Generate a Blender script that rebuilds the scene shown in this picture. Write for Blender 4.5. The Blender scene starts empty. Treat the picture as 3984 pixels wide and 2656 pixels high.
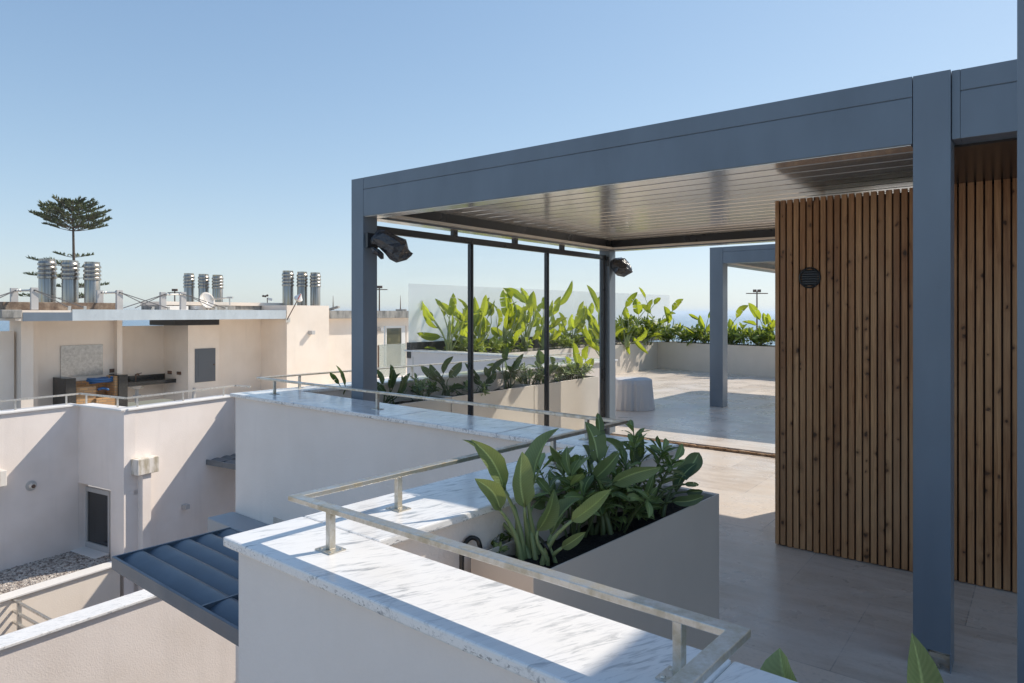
import bpy, bmesh, math, random
from mathutils import Vector, Matrix, noise
S = bpy.context.scene
COL = S.collection
R = math.radians

# ------------------------------------------------------------------ camera, world, sun, exposure
F, CX, CY, H = 2680.0, 1992.0, 1215.0, 1.65      # focal length and principal point of the photo (its own pixels), eye height
cam = bpy.data.cameras.new('camera'); camo = bpy.data.objects.new('camera', cam); COL.objects.link(camo)
cam.sensor_width = 36.0; cam.lens = 36.0 * F / 3984.0
cam.shift_y = (CY - 1328.0) / 3984.0
cam.clip_start = 0.05; cam.clip_end = 60000.0
camo.location = (0, 0, H); camo.rotation_euler = (R(90), 0, 0)
S.camera = camo
SUN_AZ, SUN_EL = 61.0, 42.0                       # azimuth clockwise from the view direction (+Y)
SDIR = Vector((math.sin(R(SUN_AZ)) * math.cos(R(SUN_EL)), math.cos(R(SUN_AZ)) * math.cos(R(SUN_EL)), math.sin(R(SUN_EL))))
w = bpy.data.worlds.new('World'); S.world = w; w.use_nodes = True
nt = w.node_tree; nt.nodes.clear()
sky = nt.nodes.new('ShaderNodeTexSky'); sky.sky_type = 'NISHITA'; sky.sun_disc = False
sky.sun_elevation = R(SUN_EL); sky.sun_rotation = R(SUN_AZ)
sky.air_density = 1.0; sky.dust_density = 0.25; sky.ozone_density = 2.2; sky.altitude = 20
bg = nt.nodes.new('ShaderNodeBackground'); bg.inputs[1].default_value = 0.145
wo = nt.nodes.new('ShaderNodeOutputWorld')
# soft shoulder on the sky so the hazy horizon stays pale blue instead of clipping
dn_ = nt.nodes.new('ShaderNodeVectorMath'); dn_.operation = 'MULTIPLY_ADD'; dn_.inputs[1].default_value = (.17, .17, .17); dn_.inputs[2].default_value = (1, 1, 1)
dv_ = nt.nodes.new('ShaderNodeVectorMath'); dv_.operation = 'DIVIDE'; tn_ = nt.nodes.new('ShaderNodeVectorMath'); tn_.operation = 'MULTIPLY'; tn_.inputs[1].default_value = (1.14, 1.225, 1.33)
nt.links.new(sky.outputs[0], dn_.inputs[0]); nt.links.new(sky.outputs[0], dv_.inputs[0]); nt.links.new(dn_.outputs[0], dv_.inputs[1])
nt.links.new(dv_.outputs[0], tn_.inputs[0]); nt.links.new(tn_.outputs[0], bg.inputs[0]); nt.links.new(bg.outputs[0], wo.inputs[0])
sl = bpy.data.lights.new('sun', 'SUN'); sl.energy = 3.25; sl.angle = R(0.53); sl.color = (1.0, 0.90, 0.77)
so = bpy.data.objects.new('sun', sl); COL.objects.link(so); so.location = SDIR * 60
so.rotation_euler = SDIR.to_track_quat('Z', 'Y').to_euler()
S.view_settings.view_transform = 'Standard'; S.view_settings.look = 'None'
S.view_settings.exposure = 0.58; S.view_settings.gamma = 1.0
S.cycles.max_bounces = 10; S.cycles.volume_bounces = 1; S.cycles.diffuse_bounces = 5; S.cycles.transparent_max_bounces = 16

# ------------------------------------------------------------------ measuring helpers
def W(px, py, z):                                 # where the sight line through a photo point meets the level z
    Y = (H - z) * F / (py - CY); return Vector(((px - CX) / F * Y, Y))
def G(px, Y): return Vector(((px - CX) / F * Y, Y))
def Z(py, Y): return H - (py - CY) / F * Y
def Q(px, py, Y): return Vector(((px - CX) / F * Y, Y, Z(py, Y)))
def fr(deg):
    u = Vector((math.sin(R(deg)), math.cos(R(deg)))); v = Vector((math.sin(R(deg - 90)), math.cos(R(deg - 90)))); return u, v
U, V = fr(128)          # pergolas and slatted wall
UP, VP = fr(130)        # parapets of the terrace
UN, VN = fr(124)        # the neighbouring house
def pu(u, v): return U * u + V * v
def pp(u, v): return UP * u + VP * v
def online(p, d, px):   # point of the plan line p + t d that shows at column px
    r = (px - CX) / F
    t = (r * p.y - p.x) / (d.x - r * d.y); return p + d * t
def v3(p, z): return Vector((p.x, p.y, z))

# ------------------------------------------------------------------ mesh helpers
class MB:
    def __init__(s): s.v = []; s.f = []; s.uv = {}; s.sh = []; s.cur = 0.5
    def add(s, vs, fs):
        o = len(s.v); s.v += [Vector(p) for p in vs]
        for f in fs: s.f.append([i + o for i in f]); s.sh.append(s.cur)
        return o
    def prism(s, poly, z0, z1):
        n = len(poly)
        ar = sum(poly[i][0] * poly[(i + 1) % n][1] - poly[(i + 1) % n][0] * poly[i][1] for i in range(n))
        if ar < 0: poly = poly[::-1]
        f0 = z0 if callable(z0) else (lambda p: z0); f1 = z1 if callable(z1) else (lambda p: z1)
        vs = [(p[0], p[1], f0(p)) for p in poly] + [(p[0], p[1], f1(p)) for p in poly]
        fs = [list(range(n))[::-1], list(range(n, 2 * n))] + [[i, (i + 1) % n, n + (i + 1) % n, n + i] for i in range(n)]
        s.add(vs, fs); return s
    def fbox(s, fr_, u0, u1, v0, v1, z0, z1):
        a, b = fr_
        return s.prism([a * u0 + b * v0, a * u1 + b * v0, a * u1 + b * v1, a * u0 + b * v1], z0, z1)
    def strip(s, a, b, off0, off1, z0, z1):       # a wall along a-b (plan), from off0 to off1 to the left of a->b
        d = (b - a).normalized(); n = Vector((-d.y, d.x))
        return s.prism([a + n * off0, b + n * off0, b + n * off1, a + n * off1], z0, z1)
    def bar(s, a, b, wd, ht, up=Vector((0, 0, 1))):
        a = Vector(a); b = Vector(b); d = (b - a).normalized()
        if abs(d.dot(up)) > .95: up = Vector((UP.x, UP.y, 0))
        x = d.cross(up).normalized(); y = x.cross(d).normalized()
        vs = []
        for p in (a, b):
            for i, j in ((-1, -1), (1, -1), (1, 1), (-1, 1)): vs.append(p + x * (i * wd / 2) + y * (j * ht / 2))
        s.add(vs, [[0, 1, 2, 3], [7, 6, 5, 4], [0, 4, 5, 1], [1, 5, 6, 2], [2, 6, 7, 3], [3, 7, 4, 0]]); return s
    def tube(s, pts, r, n=8, cap=True):
        pts = [Vector(p) for p in pts]; rr = r if isinstance(r, (list, tuple)) else [r] * len(pts)
        vs = []; ref = None
        for i, p in enumerate(pts):
            d = (pts[min(i + 1, len(pts) - 1)] - pts[max(i - 1, 0)]).normalized()
            if ref is None: ref = d.orthogonal().normalized()
            x = (ref - d * ref.dot(d)).normalized(); ref = x; y = d.cross(x)
            for k in range(n):
                a = 2 * math.pi * k / n; vs.append(p + (x * math.cos(a) + y * math.sin(a)) * rr[i])
        fs = [[i * n + k, i * n + (k + 1) % n, (i + 1) * n + (k + 1) % n, (i + 1) * n + k] for i in range(len(pts) - 1) for k in range(n)]
        if cap: fs += [list(range(n))[::-1], [(len(pts) - 1) * n + k for k in range(n)]]
        s.add(vs, fs); return s
    def lathe(s, c, prof, n=24):                  # prof: (radius, z) upward, about the vertical through c
        vs = []; c = Vector(c)
        for r, z in prof:
            for k in range(n):
                a = 2 * math.pi * k / n; vs.append(c + Vector((r * math.cos(a), r * math.sin(a), z)))
        fs = [[i * n + k, i * n + (k + 1) % n, (i + 1) * n + (k + 1) % n, (i + 1) * n + k] for i in range(len(prof) - 1) for k in range(n)]
        fs += [list(range(n))[::-1], [(len(prof) - 1) * n + k for k in range(n)]]
        s.add(vs, fs); return s
ORG = {}
def finish(o, label=None, cat=None, group=None, kind=None):
    if label: o['label'] = label
    if cat: o['category'] = cat
    if group: o['group'] = group
    if kind: o['kind'] = kind
    return o
def thing(name, loc, label, cat, group=None):
    o = bpy.data.objects.new(name, None); COL.objects.link(o); o.location = loc; o.empty_display_size = .2
    ORG[o.name] = Vector(loc); return finish(o, label, cat, group)
def obj(name, mb, mat, parent=None, smooth=False, bevel=0, label=None, cat=None, group=None, kind=None, origin=None):
    me = bpy.data.meshes.new(name)
    o = bpy.data.objects.new(name, me); COL.objects.link(o)
    if parent is not None: org = ORG[parent.name]; o.parent = parent
    else:
        org = Vector(origin) if origin else Vector((0, 0, 0)); o.location = org
    ORG[o.name] = org
    me.from_pydata([p - org for p in mb.v], [], mb.f); me.validate(); me.update()
    if mb.uv:
        l = me.uv_layers.new(name='UVMap')
        for lp in me.loops: l.data[lp.index].uv = mb.uv.get(lp.vertex_index, (0.5, 0.5))
    a = me.attributes.new('shade', 'FLOAT', 'FACE')
    if len(mb.sh) == len(me.polygons): a.data.foreach_set('value', mb.sh)
    if smooth: me.polygons.foreach_set('use_smooth', [True] * len(me.polygons))
    for m_ in (mat if isinstance(mat, (list, tuple)) else [mat]): me.materials.append(m_)
    if bevel:
        b = o.modifiers.new('bevel', 'BEVEL'); b.width = bevel; b.segments = 2; b.limit_method = 'ANGLE'; b.angle_limit = R(40)
    if parent is not None and parent.type == 'MESH': pass
    return finish(o, label, cat, group, kind)
def sub(name, mb, mat, parent, **k): return obj(name, mb, mat, parent, **k)

# ------------------------------------------------------------------ materials
class M:
    def __init__(s, name, col=(.5, .5, .5), rough=.5, metal=0., spec=.5):
        s.m = bpy.data.materials.new(name); s.m.use_nodes = True; s.t = s.m.node_tree
        s.p = s.t.nodes['Principled BSDF']; s.out = s.t.nodes['Material Output']
        s.set('Base Color', (*col, 1)); s.set('Roughness', rough); s.set('Metallic', metal); s.set('Specular IOR Level', spec)
        s._pos = None
    def set(s, k, v): s.p.inputs[k].default_value = v
    def n(s, t, **k):
        x = s.t.nodes.new('ShaderNode' + t)
        for a, b in k.items():
            if hasattr(x, a) and a not in ('Scale',): setattr(x, a, b)
            else: x.inputs[a.replace('_', ' ')].default_value = b
        return x
    def l(s, a, b): s.t.links.new(a, b); return s
    def pos(s):
        if s._pos is None: s._pos = s.n('NewGeometry').outputs['Position']
        return s._pos
    def map(s, rot=0., scale=(1, 1, 1), loc=(0, 0, 0), src=None):
        r = s.n('Mapping'); s.l(src or s.pos(), r.inputs[0]); r.inputs['Rotation'].default_value = (0, 0, rot)
        q = s.n('Mapping'); s.l(r.outputs[0], q.inputs[0]); q.inputs['Scale'].default_value = scale; q.inputs['Location'].default_value = loc
        return q.outputs[0]
    def noise(s, vec, scale, detail=4, rough=.55, dist=0.):
        x = s.n('TexNoise'); s.l(vec, x.inputs['Vector']); x.inputs['Scale'].default_value = scale
        x.inputs['Detail'].default_value = detail; x.inputs['Roughness'].default_value = rough; x.inputs['Distortion'].default_value = dist
        return x.outputs[0]
    def ramp(s, fac, stops, interp='LINEAR'):
        x = s.n('ValToRGB'); s.l(fac, x.inputs[0]); e = x.color_ramp.elements; x.color_ramp.interpolation = interp
        while len(e) < len(stops): e.new(.5)
        for el, (p, c) in zip(e, stops): el.position = p; el.color = (*c, 1) if len(c) == 3 else c
        return x.outputs[0]
    def math(s, op, a, b=0., clamp=False):
        x = s.n('Math', operation=op); x.use_clamp = clamp
        for i, q in enumerate((a, b)):
            if isinstance(q, (int, float)): x.inputs[i].default_value = q
            else: s.l(q, x.inputs[i])
        return x.outputs[0]
    def mix(s, fac, a, b, blend='MIX'):
        x = s.n('Mix', data_type='RGBA', blend_type=blend)
        for i, q in ((0, fac), (6, a), (7, b)):
            if isinstance(q, (int, float)): x.inputs[i].default_value = q
            elif isinstance(q, tuple): x.inputs[i].default_value = (*q, 1)
            else: s.l(q, x.inputs[i])
        return x.outputs[2]
    def col(s, c): s.l(c, s.p.inputs['Base Color']); return s
    def rgh(s, c): s.l(c, s.p.inputs['Roughness']); return s
    def bump(s, h, strength=.2, dist=.01):
        b = s.n('Bump'); s.l(h, b.inputs['Height']); b.inputs['Strength'].default_value = strength; b.inputs['Distance'].default_value = dist
        s.l(b.outputs[0], s.p.inputs['Normal']); return s
def g3(v): return (v, v, v)

def stucco(name, c, dirt=.1, grain=55):
    m = M(name, c, .85, 0, .25); a = m.noise(m.pos(), 1.3, 5); st = m.noise(m.map(0, (5, 5, .5)), 1.0, 5, .6)
    d = tuple(x * (1 - dirt) * k for x, k in zip(c, (1, .985, .965))); li = tuple(min(1, x * 1.03) for x in c)
    c1 = m.ramp(a, [(.3, d), (.62, li)]); c2 = m.mix(m.ramp(st, [(.54, g3(0)), (.76, g3(.5))]), c1, tuple(x * (1 - dirt * 2) for x in c))
    m.col(c2); m.bump(m.noise(m.pos(), grain, 3, .6), .35, .006); return m.m
MAT = {}
MAT['stucco'] = stucco('white_stucco', (.83, .765, .715), .06)
MAT['cream'] = stucco('cream_stucco', (.82, .735, .645), .05)
MAT['pink'] = stucco('pale_stucco', (.86, .785, .735), .07)
def marble(name, ang, dens=0.0):
    m = M(name, (.8, .8, .8), .16, 0, .5)
    w_ = m.noise(m.map(R(ang), (3, 6, 6)), 2.0, 4)
    a = m.noise(m.map(R(ang), (5.5, 30, 30)), 1.5, 6, .6, .7); b = m.noise(m.map(R(ang), (10, 62, 62), (3, 1, 0)), 1.4, 5, .62, .5)
    veins = m.math('MULTIPLY', m.ramp(a, [(.545 - dens, g3(0)), (.64 - dens, g3(.75)), (.74 - dens, g3(1))]), m.ramp(w_, [(.40 - dens, g3(.12)), (.58, g3(1))]))
    fine = m.math('MULTIPLY', m.ramp(b, [(.54, g3(0)), (.68, g3(.6))]), m.ramp(w_, [(.36, g3(.25)), (.55, g3(1))]))
    f = m.math('MAXIMUM', veins, fine); c = m.mix(m.math('MULTIPLY', f, .8), (.84, .83, .81), (.17, .19, .215))
    # lichen specks on the lower half of the edge
    sx = m.n('SeparateXYZ'); m.l(m.pos(), sx.inputs[0]); low = m.math('MULTIPLY', m.math('LESS_THAN', sx.outputs[2], .9365), m.math('GREATER_THAN', sx.outputs[2], .915))
    sp = m.math('MULTIPLY', low, m.ramp(m.math('MULTIPLY', m.noise(m.map(0, (1, 1, 1.6)), 85, 3, .6), m.math('ADD', m.noise(m.pos(), 7, 3), .5)), [(.60, g3(0)), (.68, g3(.6))])); c = m.mix(sp, c, (.06, .06, .06))
    m.col(c)
    m.rgh(m.ramp(m.noise(m.pos(), 9, 4), [(.3, g3(.10)), (.7, g3(.26))])); return m.m
MAT['marble'] = marble('white_marble', -28)
MAT['marble_b'] = marble('blue_veined_marble', -40, .02)

def alu(name, c, rough=.38, coat=.0):
    m = M(name, c, rough, 0, .5); a = m.noise(m.map(0, (3, 3, 1)), 1.5, 5)
    m.col(m.ramp(a, [(.3, tuple(x * .9 for x in c)), (.7, tuple(x * 1.08 for x in c))]))
    m.rgh(m.ramp(m.noise(m.pos(), 4, 5), [(.3, g3(rough - .06)), (.7, g3(rough + .08))]))
    m.bump(m.noise(m.pos(), 600, 2), .03, .001); return m.m
MAT['alu'] = alu('slate_powder_coat', (.155, .195, .240), .34)
MAT['alu_dark'] = alu('dark_powder_coat', (.035, .037, .042), .3)
MAT['alu_awn'] = alu('awning_powder_coat', (.075, .110, .150), .36)
MAT['alu_grey'] = alu('grey_awning_paint', (.16, .175, .19), .4)
MAT['fascia'] = alu('pale_fascia_sheet', (.50, .56, .60), .3)
m = M('louvre_aluminium', (.82, .775, .705), .15, .62, .5)
m.rgh(m.ramp(m.noise(m.map(R(38), (1, 30, 1)), 2, 4), [(.3, g3(.12)), (.7, g3(.22))])); MAT['louvre'] = m.m
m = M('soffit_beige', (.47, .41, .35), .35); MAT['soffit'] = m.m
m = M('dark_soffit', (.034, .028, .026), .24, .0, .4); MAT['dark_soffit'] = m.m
m = M('light_channel', (.72, .66, .58), .3); MAT['channel'] = m.m
# thermo-pine slats
def wood(pitch):
    m = M('brown_pine', (.2, .1, .05), .5, 0, .35)
    sep = m.n('SeparateXYZ'); m.l(m.map(R(38), (1, 1, 1)), sep.inputs[0])
    # mapping by +38 deg turns U (128 deg azimuth) onto +X
    idx = m.math('FLOOR', m.math('DIVIDE', m.math('ADD', sep.outputs[0], 1.52 + .0437 * 4 - .0305), pitch)); wn = m.n('TexWhiteNoise', noise_dimensions='1D'); m.l(idx, wn.inputs['W'])
    co = m.n('CombineXYZ'); m.l(m.math('MULTIPLY', sep.outputs[0], 30), co.inputs[0]); m.l(m.math('MULTIPLY', sep.outputs[1], 30), co.inputs[1])
    m.l(m.math('ADD', m.math('MULTIPLY', sep.outputs[2], 1.4), m.math('MULTIPLY', wn.outputs[0], 40)), co.inputs[2])
    gr = m.noise(co.outputs[0], 2.2, 6, .6, 1.2)
    big = m.noise(m.map(0, (2, 2, .8), (3, 7, 1)), 1.3, 3)
    tone = m.ramp(wn.outputs[0], [(0, (.31, .135, .054)), (.5, (.44, .210, .087)), (1, (.60, .325, .150))])
    c = m.mix(m.ramp(gr, [(.34, g3(0)), (.66, g3(1))]), m.mix(1., tone, (.55, .47, .42), 'MULTIPLY'), tone)
    c = m.mix(m.ramp(big, [(.35, g3(0)), (.7, g3(.45))]), c, (.62, .39, .215))
    wob = m.math('MULTIPLY', m.math('SUBTRACT', m.noise(m.pos(), 26, 3), .5), .035)
    for sc_, th, lim, dark in ((9.5, .18, .085, (.035, .016, .009)), (17., .13, .10, (.07, .032, .016))):
        k = m.n('CombineXYZ'); m.l(m.math('ADD', sep.outputs[0], wob), k.inputs[0]); m.l(m.math('ADD', m.math('MULTIPLY', sep.outputs[2], .78), m.math('ADD', m.math('MULTIPLY', wn.outputs[0], 3), wob)), k.inputs[1])
        vo = m.n('TexVoronoi', voronoi_dimensions='2D'); m.l(k.outputs[0], vo.inputs['Vector']); vo.inputs['Scale'].default_value = sc_
        sc = m.n('SeparateColor'); m.l(vo.outputs['Color'], sc.inputs[0])
        keep = m.math('LESS_THAN', sc.outputs[0], th); size = m.math('ADD', .55, sc.outputs[1])
        dd = m.math('DIVIDE', vo.outputs['Distance'], size)
        c = m.mix(m.math('MULTIPLY', m.math('MULTIPLY', m.ramp(dd, [(.12, g3(.55)), (.34, g3(0))]), keep), .8), c, (.16, .065, .025))
        c = m.mix(m.math('MULTIPLY', m.math('MULTIPLY', m.ramp(dd, [(lim * .55, g3(1)), (lim, g3(.5)), (lim * 1.35, g3(0))]), keep), .9), c, dark)
    m.col(c); m.bump(gr, .25, .003); return m.m
PITCH = .0437
MAT['wood'] = wood(PITCH)
m = M('dark_timber_backing', (.075, .036, .020), .7); MAT['backing'] = m.m
# floor tiles
def tiles(name, off):
    m = M(name, (.4, .37, .33), .35, 0, .45); v = m.map(R(38), (1, 1, 1), off)
    def brick(c1, c2, mo):
        b = m.n('TexBrick'); m.l(v, b.inputs['Vector']); b.offset = .5; b.squash = 1
        b.inputs['Color1'].default_value = (*c1, 1); b.inputs['Color2'].default_value = (*c2, 1); b.inputs['Mortar'].default_value = (*mo, 1)
        b.inputs['Scale'].default_value = 1.0; b.inputs['Mortar Size'].default_value = .0028; b.inputs['Mortar Smooth'].default_value = .1
        b.inputs['Brick Width'].default_value = .9; b.inputs['Row Height'].default_value = .9; b.inputs['Bias'].default_value = -.2
        return b.outputs[0], b.outputs[1]
    bc, bf = brick((.74, .65, .555), (.44, .365, .295), (.25, .22, .19))
    st = m.noise(m.map(R(38), (1.2, 6, 1)), 1.7, 7, .65, .6); sp = m.noise(m.map(R(38), (14, 34, 1)), 1.2, 4)
    c = m.mix(m.ramp(st, [(.38, g3(0)), (.60, g3(.85))]), bc, (.69, .615, .54))
    c = m.mix(m.ramp(sp, [(.66, g3(0)), (.80, g3(.6))]), c, (.36, .32, .28))
    gr_ = m.noise(m.pos(), 38, 5, .7); c = m.mix(m.ramp(gr_, [(.34, g3(.4)), (.48, g3(0))]), c, (.42, .37, .32))
    sc_ = m.noise(m.map(R(20), (2.2, 9, 1), (5, 2, 0)), 2.6, 7, .72, .8); c = m.mix(m.ramp(sc_, [(.60, g3(0)), (.74, g3(.3))]), c, (.72, .70, .67))
    dust = m.noise(m.pos(), .9, 6, .7); c = m.mix(m.ramp(dust, [(.48, g3(0)), (.66, g3(.55))]), c, (.68, .65, .61))
    m.col(c); m.rgh(m.ramp(m.noise(m.pos(), 2.3, 5), [(.3, g3(.20)), (.7, g3(.42))]))
    m.bump(bf, -.4, .002); return m.m
MAT['tiles'] = tiles('travertine_tiles', (.35, .2, 0)); MAT['tiles_b'] = tiles('travertine_tiles_far', (.1, .45, 0))
m = M('rough_tile_bed', (.33, .22, .13), .9); n_ = m.noise(m.pos(), 14, 6, .7)
m.col(m.ramp(n_, [(.35, (.10, .055, .03)), (.5, (.36, .22, .12)), (.7, (.55, .42, .29))])); m.bump(n_, .8, .02); MAT['bed'] = m.m
def paint(name, c, rough=.4, bumps=.02):
    m = M(name, c, rough); a = m.noise(m.pos(), 2.1, 5)
    m.col(m.ramp(a, [(.3, tuple(x * .95 for x in c)), (.7, tuple(min(1, x * 1.04) for x in c))])); m.bump(m.noise(m.pos(), 240, 2), bumps, .002); return m.m
MAT['coping'] = paint('weathered_marble', (.80, .78, .75), .5)
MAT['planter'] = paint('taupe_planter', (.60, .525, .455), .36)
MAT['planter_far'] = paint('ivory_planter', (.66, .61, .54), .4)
m = M('potting_soil', (.012, .009, .007), .95); m.bump(m.noise(m.pos(), 60, 5, .7), 1., .03); m.col(m.ramp(m.noise(m.pos(), 40, 5), [(.4, (.006, .005, .004)), (.75, (.035, .026, .02))])); MAT['soil'] = m.m
def steel(name, c, rough, stain, sc=(1, 1, 1)):
    m = M(name, c, rough, .92, .5); a = m.noise(m.map(0, sc), 22, 6, .7)
    m.col(m.ramp(a, [(.35, tuple(x * .74 * k for x, k in zip(c, stain))), (.62, c)])); m.rgh(m.ramp(a, [(.3, g3(rough + .2)), (.65, g3(rough))])); return m.m
MAT['rail'] = steel('weathered_steel', (.66, .655, .63), .34, (1, .9, .72))
MAT['rail_far'] = steel('pale_steel', (.74, .72, .68), .4, (1, .96, .9))
m = M('flue_steel', (.55, .53, .50), .24, 1.0); a = m.noise(m.map(0, (16, 16, .35)), 1.0, 5, .6)
m.col(m.ramp(a, [(.34, (.22, .19, .155)), (.54, (.50, .465, .42)), (.66, (.50, .37, .20))])); m.rgh(m.ramp(a, [(.3, g3(.42)), (.7, g3(.27))])); MAT['flue'] = m.m
def glassm(name, tint, milky=0., refl=1.):
    m = M(name); t = m.t; tr = m.n('BsdfTransparent'); tr.inputs[0].default_value = (*tint, 1)
    gl = m.n('BsdfGlossy'); gl.inputs['Roughness'].default_value = .01; gl.inputs[0].default_value = (1, 1, 1, 1)
    fz = m.n('Fresnel'); fz.inputs[0].default_value = 1.45
    mx = m.n('MixShader'); m.l(m.math('MULTIPLY', fz.outputs[0], refl), mx.inputs[0]); m.l(tr.outputs[0], mx.inputs[1]); m.l(gl.outputs[0], mx.inputs[2])
    o = mx.outputs[0]
    if milky:
        df = m.n('BsdfDiffuse'); df.inputs[0].default_value = (.93, .96, .955, 1); tl = m.n('BsdfTranslucent'); tl.inputs[0].default_value = (.95, .98, .97, 1)
        ad = m.n('MixShader'); m.l(df.outputs[0], ad.inputs[1]); m.l(tl.outputs[0], ad.inputs[2])
        m2 = m.n('MixShader'); m2.inputs[0].default_value = milky; m.l(o, m2.inputs[1]); m.l(ad.outputs[0], m2.inputs[2]); o = m2.outputs[0]
    t.nodes.remove(m.p); m.l(o, m.out.inputs[0]); return m.m
MAT['glass'] = glassm('clear_glass', (.985, .99, .99), 0, .02)
MAT['glass_low'] = glassm('thin_guard_glass', (.90, .945, .93), .12, .8)
MAT['balustrade'] = glassm('frosted_edge_glass', (.96, .98, .975), .5, .5)
m = M('dark_window', (.02, .022, .024), .04, 0, .7); MAT['pane'] = m.m
m = M('lit_window', (.16, .145, .085), .05, 0, .7); m.col(m.ramp(m.noise(m.pos(), 1.5, 2), [(.4, (.10, .10, .065)), (.6, (.24, .21, .12))])); MAT['pane_b'] = m.m
MAT['frame'] = paint('silver_frame', (.50, .49, .48), .35)
MAT['white'] = paint('white_paint', (.78, .77, .74), .45)
MAT['iron'] = paint('rust_brown_upstand', (.14, .085, .06), .8)
m = M('stained_concrete', (.3, .3, .28), .9); n_ = m.noise(m.map(0, (3, 3, 1)), 2.2, 6, .65)
m.col(m.ramp(n_, [(.3, (.09, .09, .085)), (.5, (.27, .265, .25)), (.7, (.40, .38, .34))])); MAT['concrete'] = m.m
m = M('stained_brown', (.2, .14, .1), .9); n_ = m.noise(m.pos(), 5, 6, .7)
m.col(m.ramp(n_, [(.3, (.075, .05, .04)), (.52, (.20, .145, .105)), (.72, (.36, .29, .22))])); MAT['brown'] = m.m
m = M('stained_stone_box', (.6, .57, .52), .85); n_ = m.noise(m.map(0, (6, 6, 1.2)), 1.6, 6, .65)
m.col(m.ramp(n_, [(.36, (.45, .39, .29)), (.5, (.76, .71, .65)), (.7, (.80, .76, .71))])); MAT['box'] = m.m
m = M('black_granite', (.02, .02, .02), .18, 0, .5); m.col(m.ramp(m.noise(m.pos(), 90, 3), [(.5, (.018, .018, .018)), (.72, (.11, .11, .105))])); MAT['granite'] = m.m
m = M('brushed_plate', (.50, .48, .46), .38, .85); n_ = m.noise(m.pos(), 14, 6, .7); m.col(m.ramp(n_, [(.3, (.36, .34, .32)), (.7, (.60, .58, .55))])); MAT['plate'] = m.m
m = M('fire_brick', (.6, .38, .2), .85); b_ = m.n('TexBrick'); m.l(m.map(R(34), (1, 1, 1)), b_.inputs[0])
sx = m.n('SeparateXYZ'); m.l(m.map(R(34), (1, 1, 1)), sx.inputs[0]); cx_ = m.n('CombineXYZ'); m.l(m.math('ADD', sx.outputs[0], sx.outputs[1]), cx_.inputs[0]); m.l(sx.outputs[2], cx_.inputs[1])
m.l(cx_.outputs[0], b_.inputs[0]); b_.inputs['Scale'].default_value = 1; b_.inputs['Brick Width'].default_value = .2; b_.inputs['Row Height'].default_value = .065; b_.inputs['Mortar Size'].default_value = .006
b_.inputs['Color1'].default_value = (.62, .37, .17, 1); b_.inputs['Color2'].default_value = (.50, .28, .13, 1); b_.inputs['Mortar'].default_value = (.32, .24, .17, 1); m.col(b_.outputs[0]); MAT['brick'] = m.m
MAT['blue'] = paint('blue_hose_rubber', (.03, .12, .30), .35)
MAT['door'] = paint('grey_door_paint', (.10, .115, .135), .4)
MAT['black'] = paint('black_rubber', (.012, .012, .013), .4)
MAT['cable'] = paint('steel_cable', (.10, .10, .105), .4)
m = M('black_plastic_bag', (.030, .030, .034), .2, 0, .8); n_ = m.noise(m.pos(), 16, 5, .6, 1.); m.bump(n_, .7, .03); MAT['bag'] = m.m
m = M('grey_fabric', (.50, .51, .53), .75); m.bump(m.noise(m.map(0, (20, 20, 2)), 2, 4), .5, .02); MAT['fabric'] = m.m
m = M('gravel_bed', (.5, .46, .42), .95); vo = m.n('TexVoronoi'); m.l(m.pos(), vo.inputs['Vector']); vo.inputs['Scale'].default_value = 30
sc = m.n('SeparateColor'); m.l(vo.outputs['Color'], sc.inputs[0]); m.col(m.ramp(sc.outputs[0], [(0, (.13, .10, .09)), (.35, (.38, .33, .29)), (1, (.66, .61, .55))])); m.bump(vo.outputs['Distance'], -1., .03); MAT['gravel'] = m.m
MAT['paving'] = paint('courtyard_paving', (.50, .46, .42), .8)
MAT['land'] = paint('dry_land', (.22, .21, .15), .9)
m = M('sea_water', (.022, .105, .185), .22, 0, .5); m.bump(m.noise(m.map(0, (1, .4, 1)), .12, 6, .7), .5, 1.2); m.col(m.ramp(m.noise(m.pos(), .004, 5), [(.4, (.018, .095, .17)), (.6, (.03, .125, .21))])); MAT['sea'] = m.m
m = M('pine_bark', (.10, .075, .055), .9); m.bump(m.noise(m.map(0, (2, 2, 6)), 3, 4), .6, .05); MAT['bark'] = m.m
def leafm(name, dark, light, trans, tcol, vein=.25, rough=.38):
    m = M(name, dark, rough, 0, .45); at = m.n('Attribute'); at.attribute_name = 'shade'
    uv = m.n('UVMap'); sp = m.n('SeparateXYZ'); m.l(uv.outputs[0], sp.inputs[0])
    base = m.ramp(at.outputs['Fac'], [(0, dark), (1, light)])
    n_ = m.noise(m.pos(), 7, 4); base = m.mix(m.ramp(n_, [(.35, g3(0)), (.7, g3(.3))]), base, tuple(x * .65 for x in dark))
    ac = m.math('ABSOLUTE', m.math('SUBTRACT', sp.outputs[0], .5))
    mid = m.ramp(ac, [(.02, g3(.9)), (.06, g3(0))])
    wv = m.math('SINE', m.math('MULTIPLY', m.math('SUBTRACT', sp.outputs[1], m.math('MULTIPLY', ac, .35)), 120))
    base = m.mix(m.math('MULTIPLY', mid, .55), base, tuple(min(1, x * 1.9) for x in light))
    base = m.mix(m.math('MULTIPLY', m.math('ADD', m.math('MULTIPLY', wv, .5), .5), vein), base, tuple(x * .6 for x in dark))
    m.col(base); m.bump(wv, .12, .003)
    tl = m.n('BsdfTranslucent'); tcm = m.mix(.5, base, tcol); m.l(tcm, tl.inputs[0])
    mx = m.n('MixShader'); mx.inputs[0].default_value = trans; m.l(m.p.outputs[0], mx.inputs[1]); m.l(tl.outputs[0], mx.inputs[2]); m.l(mx.outputs[0], m.out.inputs[0]); return m.m
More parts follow.
